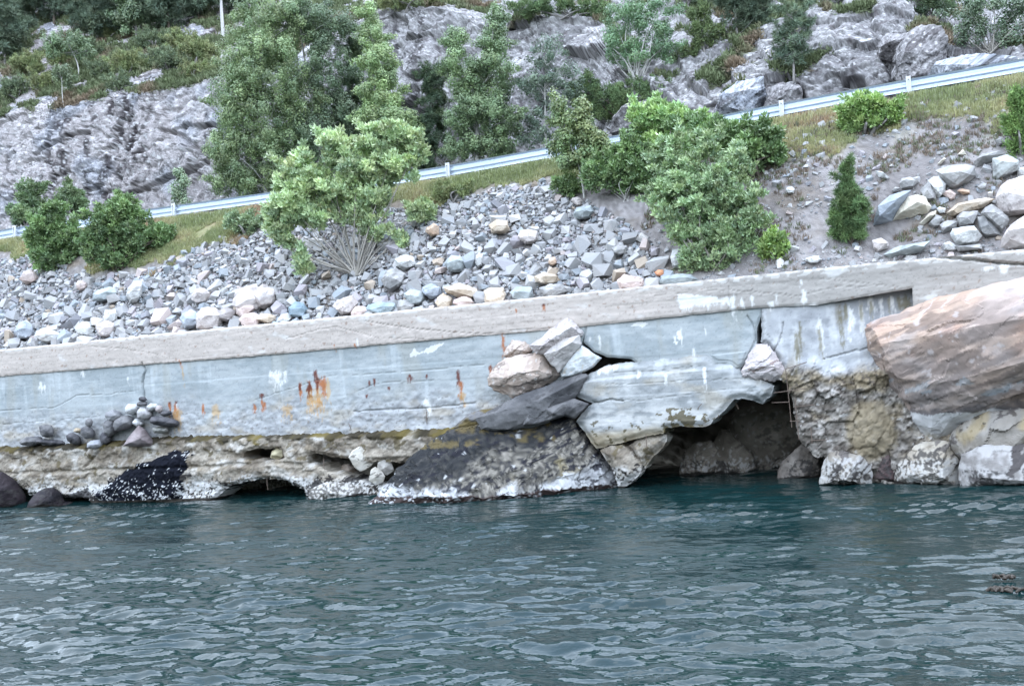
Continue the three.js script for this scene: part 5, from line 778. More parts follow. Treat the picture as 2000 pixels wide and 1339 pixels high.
{
  const Q2 = camera.quaternion.clone().invert();
  for (const k of rocks) { k.y = bankY(k.x, k.t) + k.s * 0.12 - 0.05 * ss(-0.2, 0.3, rubbleEdge(k.x) - k.t); const v = V3(k.x, k.y, -k.t), p = toPx(v); k.seen = k.s / CAM.distanceTo(v) * (p[0] > 0 && p[0] < 2000 && p[1] > 0 ? 1 : 0); }
  rocks.sort((a, b) => b.seen - a.seen);
  const pos = [], col = [], uv = [], M = new THREE.Matrix4(), v = V3(), seenLabel = {};
  const zoneOf = (k) => { const [px, py] = toPx(V3(k.x, k.y, -k.t)); return `${py > 672 - px * 0.1 - 62 ? 'by the wall top' : py > 590 - px * 0.1 ? 'mid slope' : 'high on the slope'} ${px < 330 ? 'below the two left bushes' : px < 560 ? 'left of the big pale bush' : px < 760 ? 'below the big pale bush' : px < 1000 ? 'above the mussel covered triangular rock' : px < 1310 ? 'between the young birch and the broken slab' : 'below the young conifer'}`; };
  rocks.forEach((k, i) => {
    const sc = V3(k.s * k.sc[0], k.s * k.sc[1], k.s * k.sc[2]), place = V3(k.x, k.y, -k.t);
    if (i < 300 && k.seen > 0) {
      const m = mesh(rockGeos[k.k], tintMats[k.tint]); m.position.copy(place); m.quaternion.copy(k.q); m.scale.copy(sc);
      const n = TINTS[k.tint][0], z = zoneOf(k);
      let near = null, bd = 1.3; const [px, py] = toPx(place);
      for (const h of shortHero) { const d = Math.hypot(h.p.x - place.x, h.p.y - place.y, h.p.z - place.z); if (d < bd) { bd = d; near = h; } }
      const rel = near ? (() => { const [hx, hy] = toPx(near.p), dx = px - hx, dy = py - hy; return Math.abs(dx) > Math.abs(dy) * 1.4 ? (dx < 0 ? 'left of' : 'right of') : dy < 0 ? 'above' : 'below'; })() : '';
      let label = near ? `${n} rubble stone just ${rel} the ${near.n}` : `${n} rubble stone ${z}`;
      for (const w of ['smaller ', 'flatter ', 'smallest ']) if (near && seenLabel[label] && !seenLabel[w + label]) { label = w + label; break; }
      (seenLabel[label] ??= []).push(thing(m, 'rubble_stone', label, 'stone', 'stones of the rubble slope'));
      return;
    }
    M.compose(place, k.q, sc);
    const g = rockGeos[k.k], P = g.attributes.position, N = g.attributes.normal, C = g.attributes.color, U = g.attributes.uv, t = TINTS[k.tint][1];
    for (let j = 0; j < P.count; j++) { v.fromBufferAttribute(P, j).applyMatrix4(M); pos.push(v.x, v.y, v.z); col.push(C.getX(j) * t[0], C.getY(j) * t[1], C.getZ(j) * t[2]); uv.push(U.getX(j), U.getY(j)); }
  });
  for (const [l, list] of Object.entries(seenLabel)) if (list.length > 1) for (const o of list) o.userData.group = l.replace('stone', 'stones');
  const g = geom(pos, null, col, uv), m = mesh(g, rockMat);
  m.name = 'rubble'; m.userData = { kind: 'stuff', label: 'mass of smaller angular grey stones covering the slope above the wall', category: 'rubble' }; scene.add(m);
}

// ---------------------------------------------------------------- crash barrier along the road
{
  const R = new THREE.Group(); thing(R, 'crash_barrier', 'galvanised steel crash barrier on posts along the road above the slope', 'guard rail');
  const pl = railPts.map((p) => p.clone()), curve = new THREE.CatmullRomCurve3(pl), galv = new THREE.MeshStandardMaterial({ color: new THREE.Color(0.5, 0.56, 0.64), metalness: 0.45, roughness: 0.4, bumpMap: rockTex, bumpScale: 0.003 });
  const prof = [[0, 0.19], [-0.015, 0.165], [-0.08, 0.14], [-0.08, 0.07], [-0.01, 0.03], [-0.01, -0.03], [-0.08, -0.07], [-0.08, -0.14], [-0.015, -0.165], [0, -0.19]], ring = [...prof, ...prof.slice().reverse().map(([z, y]) => [z - 0.006, y])];
  const section = (u0, u1, N, grow) => {
  const pos = [], uv = [], idx = [];
  for (let i = 0; i <= N; i++) { const f = lerp(u0, u1, i / N), p = curve.getPoint(f), t = curve.getTangent(f), n = V3(t.z, 0, -t.x).normalize(); if (n.z > 0) n.negate(); const y0 = p.y + 0.46; for (const [j, [z, y]] of ring.entries()) { const k = 0.1 - z + (j < prof.length ? -grow : grow); pos.push(p.x + n.x * k, y0 + y * 0.92, p.z + n.z * k); uv.push(i * 0.2, y); } }
  const c = ring.length; for (let i = 0; i < N; i++) for (let k = 0; k < c; k++) { const a = i * c + k, b = i * c + (k + 1) % c; idx.push(a, b, a + c, b, b + c, a + c); }
  const g = geom(pos, idx, null, uv).toNonIndexed(); g.computeVertexNormals(); return g; };
  part(mesh(section(0, 1, 260, 0), galv), 'rail', R);
  for (const px of [27, 338, 606, 875, 1077, 1300, 1529, 1778]) { const X = at(px, polyline(railPx, px), RAIL_T).x; let u = 0; while (u < 1 && curve.getPoint(u).x < X - 0.45) u += 0.001; part(mesh(section(u, u + 0.006, 3, 0.005), galv), 'splice_plate', R); }
  const postMat = new THREE.MeshStandardMaterial({ color: new THREE.Color(0.62, 0.63, 0.64), metalness: 0.2, roughness: 0.6 }), dark = new THREE.MeshStandardMaterial({ color: new THREE.Color(0.08, 0.06, 0.05), roughness: 0.8 });
  for (const px of [-200, 27, 338, 606, 875, 1077, 1300, 1529, 1778, 2030]) {
    const gpt = at(px, polyline(railPx, px), RAIL_T), sh = new THREE.Shape([[-0.06, -0.03], [0.06, -0.03], [0.06, 0.03], [0.045, 0.03], [0.045, -0.012], [-0.045, -0.012], [-0.045, 0.03], [-0.06, 0.03]].map(([x, y]) => new THREE.Vector2(x, -y)));
    const pg = new THREE.ExtrudeGeometry(sh, { depth: 1.1, bevelEnabled: true, bevelSize: 0.003, bevelThickness: 0.003, bevelSegments: 1 }).rotateX(-Math.PI / 2).translate(gpt.x, gpt.y - 0.4, gpt.z - 0.04);
    const p = part(mesh(pg, postMat), 'post', R);
    part(mesh(new THREE.CylinderGeometry(0.016, 0.016, 0.02, 10).rotateX(Math.PI / 2).translate(gpt.x, gpt.y + 0.6, gpt.z + 0.0), dark), 'hole_dot', p);  // dark disc stands in for the shaded hole in the post
  }
}

// seaweed at the surface near the right edge
{
  const weed = new THREE.MeshPhysicalMaterial({ color: new THREE.Color(0.03, 0.02, 0.011), roughness: 0.5, bumpMap: rockTex, bumpScale: 0.02 });
  [[1959, 1156, 0.2, 'brown seaweed clump floating in the water near the right edge'], [1964, 1131, 0.13, 'smaller dark seaweed clump floating just beyond the brown one at the right']].forEach(([px, py, w, label], k) => {
    const d = rayDir(px, py), c = d.multiplyScalar((WATER_Y - CAM.y) / d.y).add(CAM), r = rng(70 + k), list = [];
    for (let i = 0; i < 16; i++) { const a = (r() - 0.5) * 2 * w, b = (r() - 0.5) * 0.8 * w, L = w * (0.35 + 0.4 * r()), t = r() * 6.3; const g = new THREE.TubeGeometry(new THREE.CatmullRomCurve3([V3(a, 0, b), V3(a + Math.cos(t) * L * 0.5, 0.022 + 0.02 * r(), b + Math.sin(t) * L * 0.4), V3(a + Math.cos(t + 0.5) * L, 0.005, b + Math.sin(t + 0.5) * L * 0.7)]), 6, 0.012 + 0.012 * r(), 5); list.push(g); }
    const o = mesh(mergeGeometries(list), weed); o.position.set(c.x, WATER_Y + 0.015, c.z); thing(o, 'seaweed_clump', label, 'seaweed');
  });
}

// ---------------------------------------------------------------- plants
function leafGeo(kind, seed) {
  const r = rng(seed), pos = [], idx = [];
  const leaf = (o, d, s, len, wid, fold) => { const n = d.clone().cross(s).normalize(), b = pos.length / 3, m = o.clone().addScaledVector(d, len * 0.45), e = o.clone().addScaledVector(d, len).addScaledVector(n, -fold * len * 0.4); const l = m.clone().addScaledVector(s, wid / 2).addScaledVector(n, fold * wid), q = m.clone().addScaledVector(s, -wid / 2).addScaledVector(n, fold * wid); for (const p of [o, l, e, q]) pos.push(p.x, p.y, p.z); idx.push(b, b + 1, b + 2, b, b + 2, b + 3); };
  const N = { broad: 9, birch: 12, needle: 16, fine: 14, grass: 7 }[kind];
  for (let i = 0; i < N; i++) {
    const az = i * 2.4 + r(), el = kind === 'broad' ? 0.1 + 1.1 * r() : kind === 'birch' ? -1.1 + 1.5 * r() : kind === 'grass' ? 1.0 + 0.5 * r() : -0.4 + 1.7 * r();
    const d = V3(Math.cos(az) * Math.cos(el), Math.sin(el), Math.sin(az) * Math.cos(el)), s = d.clone().cross(V3(r() - 0.5, r() * 0.6 + 0.4, r() - 0.5)).normalize();
    const sp = { broad: 0.07, birch: 0.11, needle: 0.03, fine: 0.06, grass: 0.05 }[kind], o = V3((r() - 0.5) * 2 * sp, kind === 'grass' ? 0 : (r() - 0.5) * 2 * sp, (r() - 0.5) * 2 * sp);
    if (kind === 'broad') leaf(o, d, s, 0.115 + 0.04 * r(), 0.06 + 0.016 * r(), 0.25);
    else if (kind === 'birch') leaf(o, d, s, 0.068 + 0.022 * r(), 0.05 + 0.012 * r(), 0.2);
    else if (kind === 'needle') leaf(o, d, s, 0.13 + 0.05 * r(), 0.016, 0.1);
    else if (kind === 'fine') leaf(o, d, s, 0.07 + 0.03 * r(), 0.024, 0.15);
    else leaf(o, d, s, 0.16 + 0.14 * r(), 0.014, 0.4);
  }
  return geom(pos, idx);
}
const LEAF = Object.fromEntries(['broad', 'birch', 'needle', 'fine', 'grass'].map((k, i) => [k, leafGeo(k, 40 + i)]));
const leafMat = new THREE.MeshPhysicalMaterial({ color: 0xffffff, roughness: 0.62, transmission: 0.32, thickness: 0, side: THREE.DoubleSide });
const needleMat = new THREE.MeshStandardMaterial({ color: 0xffffff, roughness: 0.75, side: THREE.DoubleSide });
const barks = { birch: [0.5, 0.48, 0.45], grey: [0.26, 0.24, 0.225], brown: [0.12, 0.095, 0.075], pale: [0.36, 0.33, 0.29], dead: [0.52, 0.5, 0.49] };
const barkMat = new THREE.MeshStandardMaterial({ vertexColors: true, roughness: 0.85, bumpMap: rockTex, bumpScale: 0.01 });
function limb(pts, r0, r1, tint, sides = 6) {
  const c = new THREE.CatmullRomCurve3(pts), n = Math.max(4, pts.length * 3), fr = c.computeFrenetFrames(n, false), pos = [], col = [], idx = [], uv = [];
  for (let i = 0; i <= n; i++) { const p = c.getPoint(i / n), r = lerp(r0, r1, Math.pow(i / n, 0.8)); for (let k = 0; k < sides; k++) { const a = k / sides * 2 * Math.PI, d = fr.normals[i].clone().multiplyScalar(Math.cos(a)).addScaledVector(fr.binormals[i], Math.sin(a)); pos.push(p.x + d.x * r, p.y + d.y * r, p.z + d.z * r); const b = noise(p.x * 9 + k, p.y * 14, p.z * 9) > 0.3 ? 0.3 : 0.9 + 0.3 * noise(p.y * 6 + k, p.x * 5); col.push(...mulc(tint, b)); uv.push(k / sides, p.y); } }
  for (let i = 0; i < n; i++) for (let k = 0; k < sides; k++) { const a = i * sides + k, b = i * sides + (k + 1) % sides; idx.push(a, a + sides, b, b, a + sides, b + sides); }
  return geom(pos, idx, col, uv);
}
let plantNo = 0;
// o: base (world point), blobs [[px, py, rx, ry, dz]] in photo pixels, leaf, color(s), clump, per, rc, bark, trunk radius, multi (a stem to every blob)
function plant(name, label, cat, o, group) {
  const r = rng(2000 + 37 * plantNo++), G = new THREE.Group(), base = o.base, nrm = V3(CAM.x - base.x, 0, CAM.z - base.z).normalize(), right = V3(nrm.z, 0, -nrm.x), toL = (p) => p.clone().sub(base);
  G.position.copy(base);
  const blobs = o.blobs.map(([px, py, rx, ry, dz = 0]) => { const d = rayDir(px, py), k = base.clone().addScaledVector(nrm, -dz).sub(CAM).dot(nrm) / d.dot(nrm), c = d.clone().multiplyScalar(k).add(CAM), f = k / 2000, sh = o.fill ?? (o.leaf === 'birch' ? 0.86 : 0.93); return { c: toL(c), rx: rx * f * sh, ry: ry * f * sh, rz: (o.deep ?? 0.8) * (rx + ry) / 2 * f }; });
  const M = [], C = [], up = V3(0, 1, 0), q = new THREE.Quaternion(), q2 = new THREE.Quaternion(), sphere = () => { for (;;) { const v = V3(2 * r() - 1, 2 * r() - 1, 2 * r() - 1); if (v.lengthSq() < 1 && v.lengthSq() > 0.02) return v.normalize(); } };
  const clumps = [];
  for (const b of blobs) {
    const A = 4 * Math.PI * Math.pow((Math.pow(b.rx * b.ry, 1.6) + Math.pow(b.rx * b.rz, 1.6) + Math.pow(b.ry * b.rz, 1.6)) / 3, 1 / 1.6), rc = Math.min(o.rc ?? 0.3, 0.55 * Math.min(b.rx, b.ry)), K = Math.max(3, Math.ceil(A * (o.clump ?? 0.75) / (rc * rc * 4)));
    for (let i = 0; i < K; i++) {
      const d = sphere(), k = Math.pow(0.15 + 0.85 * r(), 0.45) * (0.9 + 0.22 * (r() - 0.5)), cc = V3(d.x * b.rx * k, d.y * b.ry * k, d.z * b.rz * k), c = b.c.clone().addScaledVector(right, cc.x).addScaledVector(nrm, cc.z).add(V3(0, cc.y, 0));
      if (o.drop && r() < o.drop) continue;
      clumps.push([c, rc * (0.6 + 0.6 * r()), d]);
    }
  }
  if (!o.noShoots) for (const b of blobs) { // loose shoots that break the outline
    const n = Math.ceil((o.shoots ?? (o.leaf === 'birch' ? 3 : 5)) * Math.min(3, b.rx * b.ry * 3 + 0.6)), rc = o.rc ?? 0.3;
    for (let i = 0; i < n; i++) { const d = sphere(); d.y = Math.abs(d.y) * (o.hang ? 0.4 : 1) + (o.hang ? -0.2 : 0.25); d.normalize(); const st = b.c.clone().addScaledVector(right, d.x * b.rx * 0.85).addScaledVector(nrm, d.z * b.rz * 0.85).add(V3(0, d.y * b.ry * 0.85, 0)), L = rc * (0.7 + 1.3 * r()); for (let k = 1; k < 5; k++) clumps.push([st.clone().addScaledVector(right, d.x * L * k / 4).add(V3(0, (Math.max(d.y, 0.2) * (o.hang ? 0.3 : 1)) * L * k / 4, 0)), rc * (0.42 - 0.07 * k), d]); }
  }
  const tones = Array.isArray(o.color[0]) ? o.color : [o.color];
  for (const [c, rc, d0] of clumps) {
    const tone = tones[Math.floor(r() * tones.length)], n = Math.max(2, Math.round((o.per ?? 22) * (rc / (o.rc ?? 0.3)) ** 1.5)), tk = 0.68 + 0.62 * r();
    for (let i = 0; i < n; i++) {
      const d = sphere(); d.y += o.hang ? -0.1 : 0.25; d.addScaledVector(d0, 0.35).normalize();
      const k = rc * (0.45 + 0.6 * r()), p = c.clone().add(V3(d.x * k, d.y * k * (o.tall ?? 1), d.z * k)), s = (o.size ?? 1) * (0.7 + 0.6 * r());
      const dir = d.clone().lerp(up, o.upright ?? 0.45).normalize(); q.setFromUnitVectors(up, dir); q2.setFromAxisAngle(up, r() * 6.3); q.multiply(q2);
      M.push(new THREE.Matrix4().compose(p, q, V3(s, s, s)));
      const v = tk * (0.8 + 0.4 * r()), w = 0.15 * (r() - 0.5); C.push([tone[0] * 2 * (v + w), tone[1] * 2 * v, tone[2] * 2 * (v - w)]);
    }
  }
  const I = new THREE.InstancedMesh(LEAF[o.leaf ?? 'broad'], o.leaf === 'needle' || o.leaf === 'fine' ? needleMat : leafMat, M.length), cc = new THREE.Color();
  M.forEach((m, i) => { I.setMatrixAt(i, m); I.setColorAt(i, cc.setRGB(...C[i])); });
  I.castShadow = I.receiveShadow = true; I.userData.kind = 'stuff';
  part(I, 'foliage', G);
  // wood
  const bark = barks[o.bark ?? 'grey'], tr = o.trunk ?? 0.06, geos = [], sub = [];
  const wob = (a, b, k) => { const m = a.clone().lerp(b, 0.5); m.add(V3((r() - 0.5) * k, 0.15 * k, (r() - 0.5) * k)); return [a, m, b]; };
  if (o.multi) {
    for (const b of blobs) for (let i = 0; i < (o.stems ?? 2); i++) geos.push(limb(wob(V3((r() - 0.5) * 0.25, -0.1, (r() - 0.5) * 0.25), b.c.clone().add(V3((r() - 0.5) * b.rx, (r() - 0.2) * b.ry * 0.5, (r() - 0.5) * b.rz)), 0.6), tr * (0.6 + 0.6 * r()), tr * 0.25, bark, 5));
    for (const s of o.bare ?? []) { const e = rayDir(s[0], s[1]), k = base.clone().sub(CAM).dot(nrm) / e.dot(nrm), p = toL(e.multiplyScalar(k).add(CAM)); geos.push(limb(wob(V3((r() - 0.5) * 0.2, -0.1, 0.1 * r()), p.addScaledVector(nrm, (s[2] ?? 0.5) * (r() - 0.3)), 0.55), tr * (0.5 + 0.5 * r()), tr * 0.15, bark, 5)); }
    part(mesh(mergeGeometries(geos), barkMat), 'stems', G);
  } else {
    const top = blobs.reduce((a, b) => (b.c.y + b.ry * 0.6 > a.y ? b.c.clone().add(V3(0, b.ry * 0.6, 0)) : a), V3(0, 0.3, 0)), T = [V3(0, -0.4, 0), V3(top.x * 0.2 + 0.1 * (r() - 0.5), top.y * 0.35, top.z * 0.2), V3(top.x * 0.65 + 0.15 * (r() - 0.5), top.y * 0.7, top.z * 0.6), top], cv = new THREE.CatmullRomCurve3(T);
    part(mesh(limb(T, tr, tr * 0.12, bark, 7), barkMat), 'trunk', G);
    for (const b of blobs) for (let i = 0; i < (o.branches ?? 3); i++) { const a = cv.getPoint(clamp((b.c.y + b.ry * (r() - 1.2) * 0.8) / top.y, 0.1, 0.92)), e = b.c.clone().add(V3((r() - 0.5) * 1.4 * b.rx, (r() - 0.4) * b.ry, (r() - 0.5) * 1.4 * b.rz)); sub.push(limb(wob(a, e, 0.3), tr * 0.32, tr * 0.06, bark, 4)); }
    if (sub.length <= 12) for (const g of sub) part(mesh(g, barkMat), 'branch', G); else part(mesh(mergeGeometries(sub), barkMat), 'branches', G).userData.kind = 'stuff';
  }
  return thing(G, name, label, cat, group);
}
const G1 = [[0.1, 0.14, 0.068], [0.114, 0.156, 0.074], [0.088, 0.125, 0.06]], WIL = [[0.23, 0.28, 0.15], [0.2, 0.25, 0.135], [0.26, 0.31, 0.165]], ALD = [[0.085, 0.13, 0.05], [0.1, 0.15, 0.056]], BIR = [[0.13, 0.17, 0.082], [0.148, 0.19, 0.09], [0.112, 0.152, 0.074]], DK = [[0.035, 0.055, 0.03], [0.045, 0.065, 0.03]], JUN = [[0.055, 0.085, 0.035], [0.07, 0.1, 0.04]], PINE = [[0.05, 0.07, 0.045], [0.06, 0.08, 0.05]], YG = [[0.16, 0.22, 0.06], [0.13, 0.19, 0.06]], OLV = [[0.1, 0.12, 0.05], [0.12, 0.13, 0.06]];
const far = (px, py, t) => at(px, py, t);
// birches behind the road
plant('birch_tree', 'tallest broad birch at the left of the group behind the crash barrier', 'tree', { base: far(520, 395, 12), fill: 0.98, leaf: 'birch', color: BIR, bark: 'birch', trunk: 0.13, hang: true, rc: 0.4, per: 28, tall: 1.35, upright: 0.1, clump: 0.95, deep: 0.9, blobs: [[505, 45, 45, 55], [475, 120, 55, 70], [460, 200, 55, 65], [530, 140, 65, 90, -0.5], [570, 60, 50, 60], [510, 240, 75, 75], [585, 200, 60, 80], [470, 300, 50, 60], [540, 310, 55, 60], [450, 345, 40, 35], [505, 358, 50, 32], [560, 355, 40, 34], [432, 290, 24, 40]] }, 'birches behind the crash barrier');
plant('birch_tree', 'birch right behind the tallest one, its crown touching the top of the picture', 'tree', { base: far(630, 370, 13.2), leaf: 'birch', color: [[0.07, 0.1, 0.055], [0.08, 0.112, 0.06]], bark: 'birch', trunk: 0.12, hang: true, rc: 0.38, per: 28, tall: 1.35, upright: 0.1, clump: 0.95, blobs: [[615, 35, 40, 50], [655, 55, 36, 60], [640, 140, 50, 80], [660, 220, 36, 70], [610, 260, 50, 60], [580, 20, 36, 40]] }, 'birches behind the crash barrier');  // leaf colours lowered to carry the shade on this crown
plant('birch_tree', 'narrow conical birch with a pointed top between the two broad birch groups', 'tree', { base: far(745, 340, 12), fill: 0.95, leaf: 'birch', color: [[0.15, 0.2, 0.09], [0.165, 0.215, 0.095]], bark: 'birch', trunk: 0.09, hang: true, rc: 0.3, per: 28, tall: 1.2, upright: 0.15, clump: 1.15, blobs: [[722, 28, 13, 26], [728, 70, 22, 34], [737, 120, 34, 42], [745, 175, 46, 44], [752, 230, 58, 46], [745, 285, 62, 40], [800, 245, 26, 34]] }, 'birches behind the crash barrier');
plant('birch_tree', 'bushy birch with two tops behind the barrier at mid picture', 'tree', { base: far(930, 325, 12), leaf: 'birch', color: G1, bark: 'birch', trunk: 0.11, hang: true, rc: 0.34, per: 27, tall: 1.35, upright: 0.1, clump: 1.0, blobs: [[972, 35, 14, 34], [965, 85, 30, 44], [893, 85, 24, 34], [900, 140, 44, 50], [965, 150, 50, 60], [910, 215, 56, 60], [975, 230, 55, 60], [900, 285, 46, 32], [960, 290, 50, 28]] }, 'birches behind the crash barrier');
plant('birch_tree', 'thin greyish birch right of the bushy two topped birch', 'tree', { base: far(1065, 295, 13), leaf: 'birch', color: [[0.09, 0.12, 0.085], [0.07, 0.1, 0.065]], bark: 'birch', trunk: 0.06, hang: true, rc: 0.32, per: 14, clump: 0.55, tall: 1.3, upright: 0.1, branches: 6, blobs: [[1070, 110, 34, 40], [1055, 165, 46, 44], [1105, 150, 40, 44], [1075, 225, 50, 36], [1040, 265, 34, 28]] }, 'birches behind the crash barrier');
plant('birch_tree', 'birch with several white stems standing on the rock at the top right of the middle', 'tree', { base: onCliff(1240, 166), leaf: 'birch', color: [[0.085, 0.14, 0.07], [0.1, 0.16, 0.08]], bark: 'birch', trunk: 0.055, multi: true, stems: 2, hang: true, rc: 0.3, per: 15, clump: 0.6, upright: 0.1, blobs: [[1205, 40, 30, 44], [1200, 95, 28, 40], [1240, 20, 34, 40], [1270, 60, 40, 50], [1290, 20, 30, 36], [1245, 110, 30, 34], [1300, 90, 22, 40]] });
plant('spruce_tree', 'dark spruce in the gap left of the two topped birch', 'tree', { base: far(840, 345, 13.2), leaf: 'needle', color: DK, bark: 'brown', trunk: 0.08, rc: 0.3, per: 26, clump: 1, size: 1.2, blobs: [[848, 165, 18, 34], [842, 215, 28, 36], [838, 265, 34, 36], [836, 310, 36, 34]] });
plant('spruce_tree', 'dark spruce in the gap behind the narrow conical birch', 'tree', { base: far(690, 355, 14.5), leaf: 'needle', color: DK, bark: 'brown', trunk: 0.08, rc: 0.3, per: 24, clump: 1, size: 1.2, blobs: [[690, 120, 20, 46], [690, 190, 28, 46], [688, 265, 32, 46], [690, 320, 34, 30]] });
plant('juniper_bush', 'wide dark juniper bush on the slope below the white stemmed birch', 'bush', { base: onCliff(1215, 235), leaf: 'fine', color: JUN, bark: 'brown', multi: true, rc: 0.24, per: 26, clump: 1, blobs: [[1140, 180, 34, 28], [1180, 200, 50, 34], [1235, 190, 50, 30], [1280, 180, 34, 22], [1215, 232, 40, 24]] });
// bushes on the bank
plant('willow_bush', 'big pale green willow bush with bare grey stems over the rubble left of the middle', 'bush', { base: onBank(698, 532), leaf: 'broad', shoots: 3, color: WIL, bark: 'pale', trunk: 0.032, multi: true, stems: 2, rc: 0.27, per: 26, clump: 0.9, upright: 0.6, deep: 0.9, blobs: [[650, 295, 38, 34], [755, 280, 62, 38], [805, 300, 22, 34], [585, 345, 50, 40], [690, 335, 60, 40], [775, 330, 45, 34], [560, 395, 42, 40], [640, 385, 60, 40], [715, 385, 45, 32], [545, 440, 22, 28], [600, 425, 44, 26], [685, 415, 30, 22], [715, 440, 18, 22], [732, 462, 14, 10], [558, 478, 14, 14], [592, 528, 16, 20, -0.2], [815, 420, 16, 14], [790, 480, 12, 9]], bare: [[620, 440], [640, 430], [655, 440], [668, 425], [680, 430], [700, 440], [725, 430], [595, 470], [745, 400], [790, 438, 0.1], [770, 380, 0.1], [570, 500], [610, 460], [660, 460], [690, 450], [730, 455], [640, 470], [760, 470]] });
plant('willow_bush', 'big green willow bush reaching down to the wall top at the right', 'bush', { base: onBank(1400, 522), leaf: 'broad', color: [[0.165, 0.215, 0.11], [0.18, 0.235, 0.12], [0.145, 0.195, 0.1]], bark: 'pale', trunk: 0.03, multi: true, stems: 2, rc: 0.24, per: 24, clump: 0.62, upright: 0.55, deep: 0.85, size: 0.8, blobs: [[1300, 330, 34, 32, 1], [1340, 300, 55, 40, 0.8], [1410, 310, 60, 40, 0.7], [1330, 355, 55, 40, 0.4], [1420, 370, 62, 50, 0.3], [1370, 395, 60, 46], [1455, 410, 38, 50], [1320, 440, 30, 34], [1400, 460, 50, 40], [1460, 460, 34, 34], [1360, 490, 36, 34], [1400, 505, 50, 24], [1350, 515, 20, 14], [1300, 400, 30, 34, 0.6]], bare: [[1320, 370], [1355, 400], [1345, 420], [1365, 410], [1380, 420], [1375, 400]] });
plant('willow_bush', 'light yellow green willow bush over the barrier above the big right willow', 'bush', { base: onBank(1310, 330), leaf: 'broad', color: [[0.19, 0.26, 0.1], [0.16, 0.23, 0.1]], bark: 'pale', trunk: 0.025, multi: true, rc: 0.22, per: 25, clump: 0.85, upright: 0.6, blobs: [[1265, 235, 28, 30], [1300, 245, 36, 36], [1345, 250, 36, 30], [1280, 285, 42, 30], [1330, 285, 40, 26], [1385, 265, 26, 26]] });
plant('willow_bush', 'dark green low bush right of the top of the big right willow', 'bush', { base: onBank(1480, 340), leaf: 'broad', color: ALD, rc: 0.24, per: 26, clump: 1, multi: true, bark: 'brown', blobs: [[1420, 270, 40, 28], [1470, 280, 40, 34], [1500, 310, 34, 26], [1450, 320, 34, 26]] });
plant('birch_sapling', 'young birch with a thin white leaning stem at the top of the rubble', 'tree', { base: onBank(1143, 385), leaf: 'birch', color: [[0.1, 0.14, 0.06], [0.12, 0.15, 0.06]], bark: 'birch', trunk: 0.04, rc: 0.2, per: 20, clump: 0.7, upright: 0.3, branches: 2, blobs: [[1090, 215, 14, 22], [1100, 250, 26, 26], [1120, 285, 44, 24], [1110, 310, 44, 22], [1160, 300, 34, 26]] });
plant('birch_sapling', 'young birch with a pointed yellowish top left of the light yellow green bush', 'tree', { base: onBank(1196, 372), leaf: 'birch', color: [[0.11, 0.145, 0.06], [0.13, 0.15, 0.06]], bark: 'birch', trunk: 0.03, rc: 0.2, per: 20, clump: 0.75, upright: 0.3, branches: 2, blobs: [[1138, 215, 10, 22], [1142, 250, 18, 24], [1165, 275, 30, 20], [1190, 300, 34, 22], [1180, 330, 34, 26]] });
plant('alder_bush', 'dense green alder bush between the young birches and the big right willow', 'bush', { base: onBank(1225, 388), leaf: 'broad', color: ALD, rc: 0.24, per: 28, clump: 0.9, multi: true, bark: 'birch', trunk: 0.025, size: 0.85, blobs: [[1175, 345, 32, 30], [1210, 350, 36, 32], [1250, 330, 40, 38], [1240, 365, 36, 24], [1270, 370, 30, 26], [1230, 300, 30, 26]] });
plant('alder_bush', 'small green bush at the foot of the young birch with the leaning stem', 'bush', { base: onBank(1104, 388), leaf: 'broad', color: ALD, rc: 0.18, per: 22, multi: true, size: 0.8, blobs: [[1098, 368, 18, 18], [1115, 375, 16, 14]] });
plant('alder_bush', 'leftmost dark green bush before the barrier', 'bush', { base: onBank(108, 524), leaf: 'broad', color: ALD, rc: 0.24, per: 30, clump: 1.05, multi: true, bark: 'brown', size: 0.9, blobs: [[98, 425, 24, 22], [85, 460, 36, 28], [125, 465, 34, 30], [90, 500, 40, 24], [130, 500, 36, 24]] });
plant('alder_bush', 'rounded dark green bush before the barrier, right of the leftmost one', 'bush', { base: onBank(235, 522), leaf: 'broad', color: ALD, rc: 0.26, per: 30, clump: 1.05, multi: true, bark: 'brown', size: 0.9, blobs: [[240, 405, 26, 20], [200, 440, 34, 32], [245, 440, 42, 36], [205, 485, 40, 30], [265, 480, 50, 34], [305, 470, 36, 26], [230, 505, 44, 18]] });
plant('alder_bush', 'dull green shrub behind the barrier at the left end', 'bush', { base: far(58, 450, 9.5), leaf: 'broad', color: G1, rc: 0.26, per: 22, multi: true, blobs: [[60, 385, 26, 24], [50, 415, 36, 26]] });
plant('alder_bush', 'dark green shrub behind the barrier between the two left bushes', 'bush', { base: far(140, 435, 9.5), leaf: 'broad', color: G1, rc: 0.26, per: 24, multi: true, blobs: [[140, 385, 18, 20], [138, 408, 30, 24]] });
plant('birch_sapling', 'thin pale sapling in front of the left cliff', 'tree', { base: far(357, 410, 9.5), leaf: 'birch', color: [[0.14, 0.18, 0.11]], bark: 'grey', trunk: 0.02, rc: 0.2, per: 14, clump: 0.6, blobs: [[357, 355, 12, 22], [357, 385, 24, 20]] });
plant('willow_bush', 'low pale green bush on the verge left of the big pale willow', 'bush', { base: onBank(475, 460), leaf: 'broad', color: [[0.13, 0.17, 0.09]], rc: 0.2, per: 22, multi: true, size: 0.8, blobs: [[462, 436, 28, 18], [490, 446, 28, 18]] });
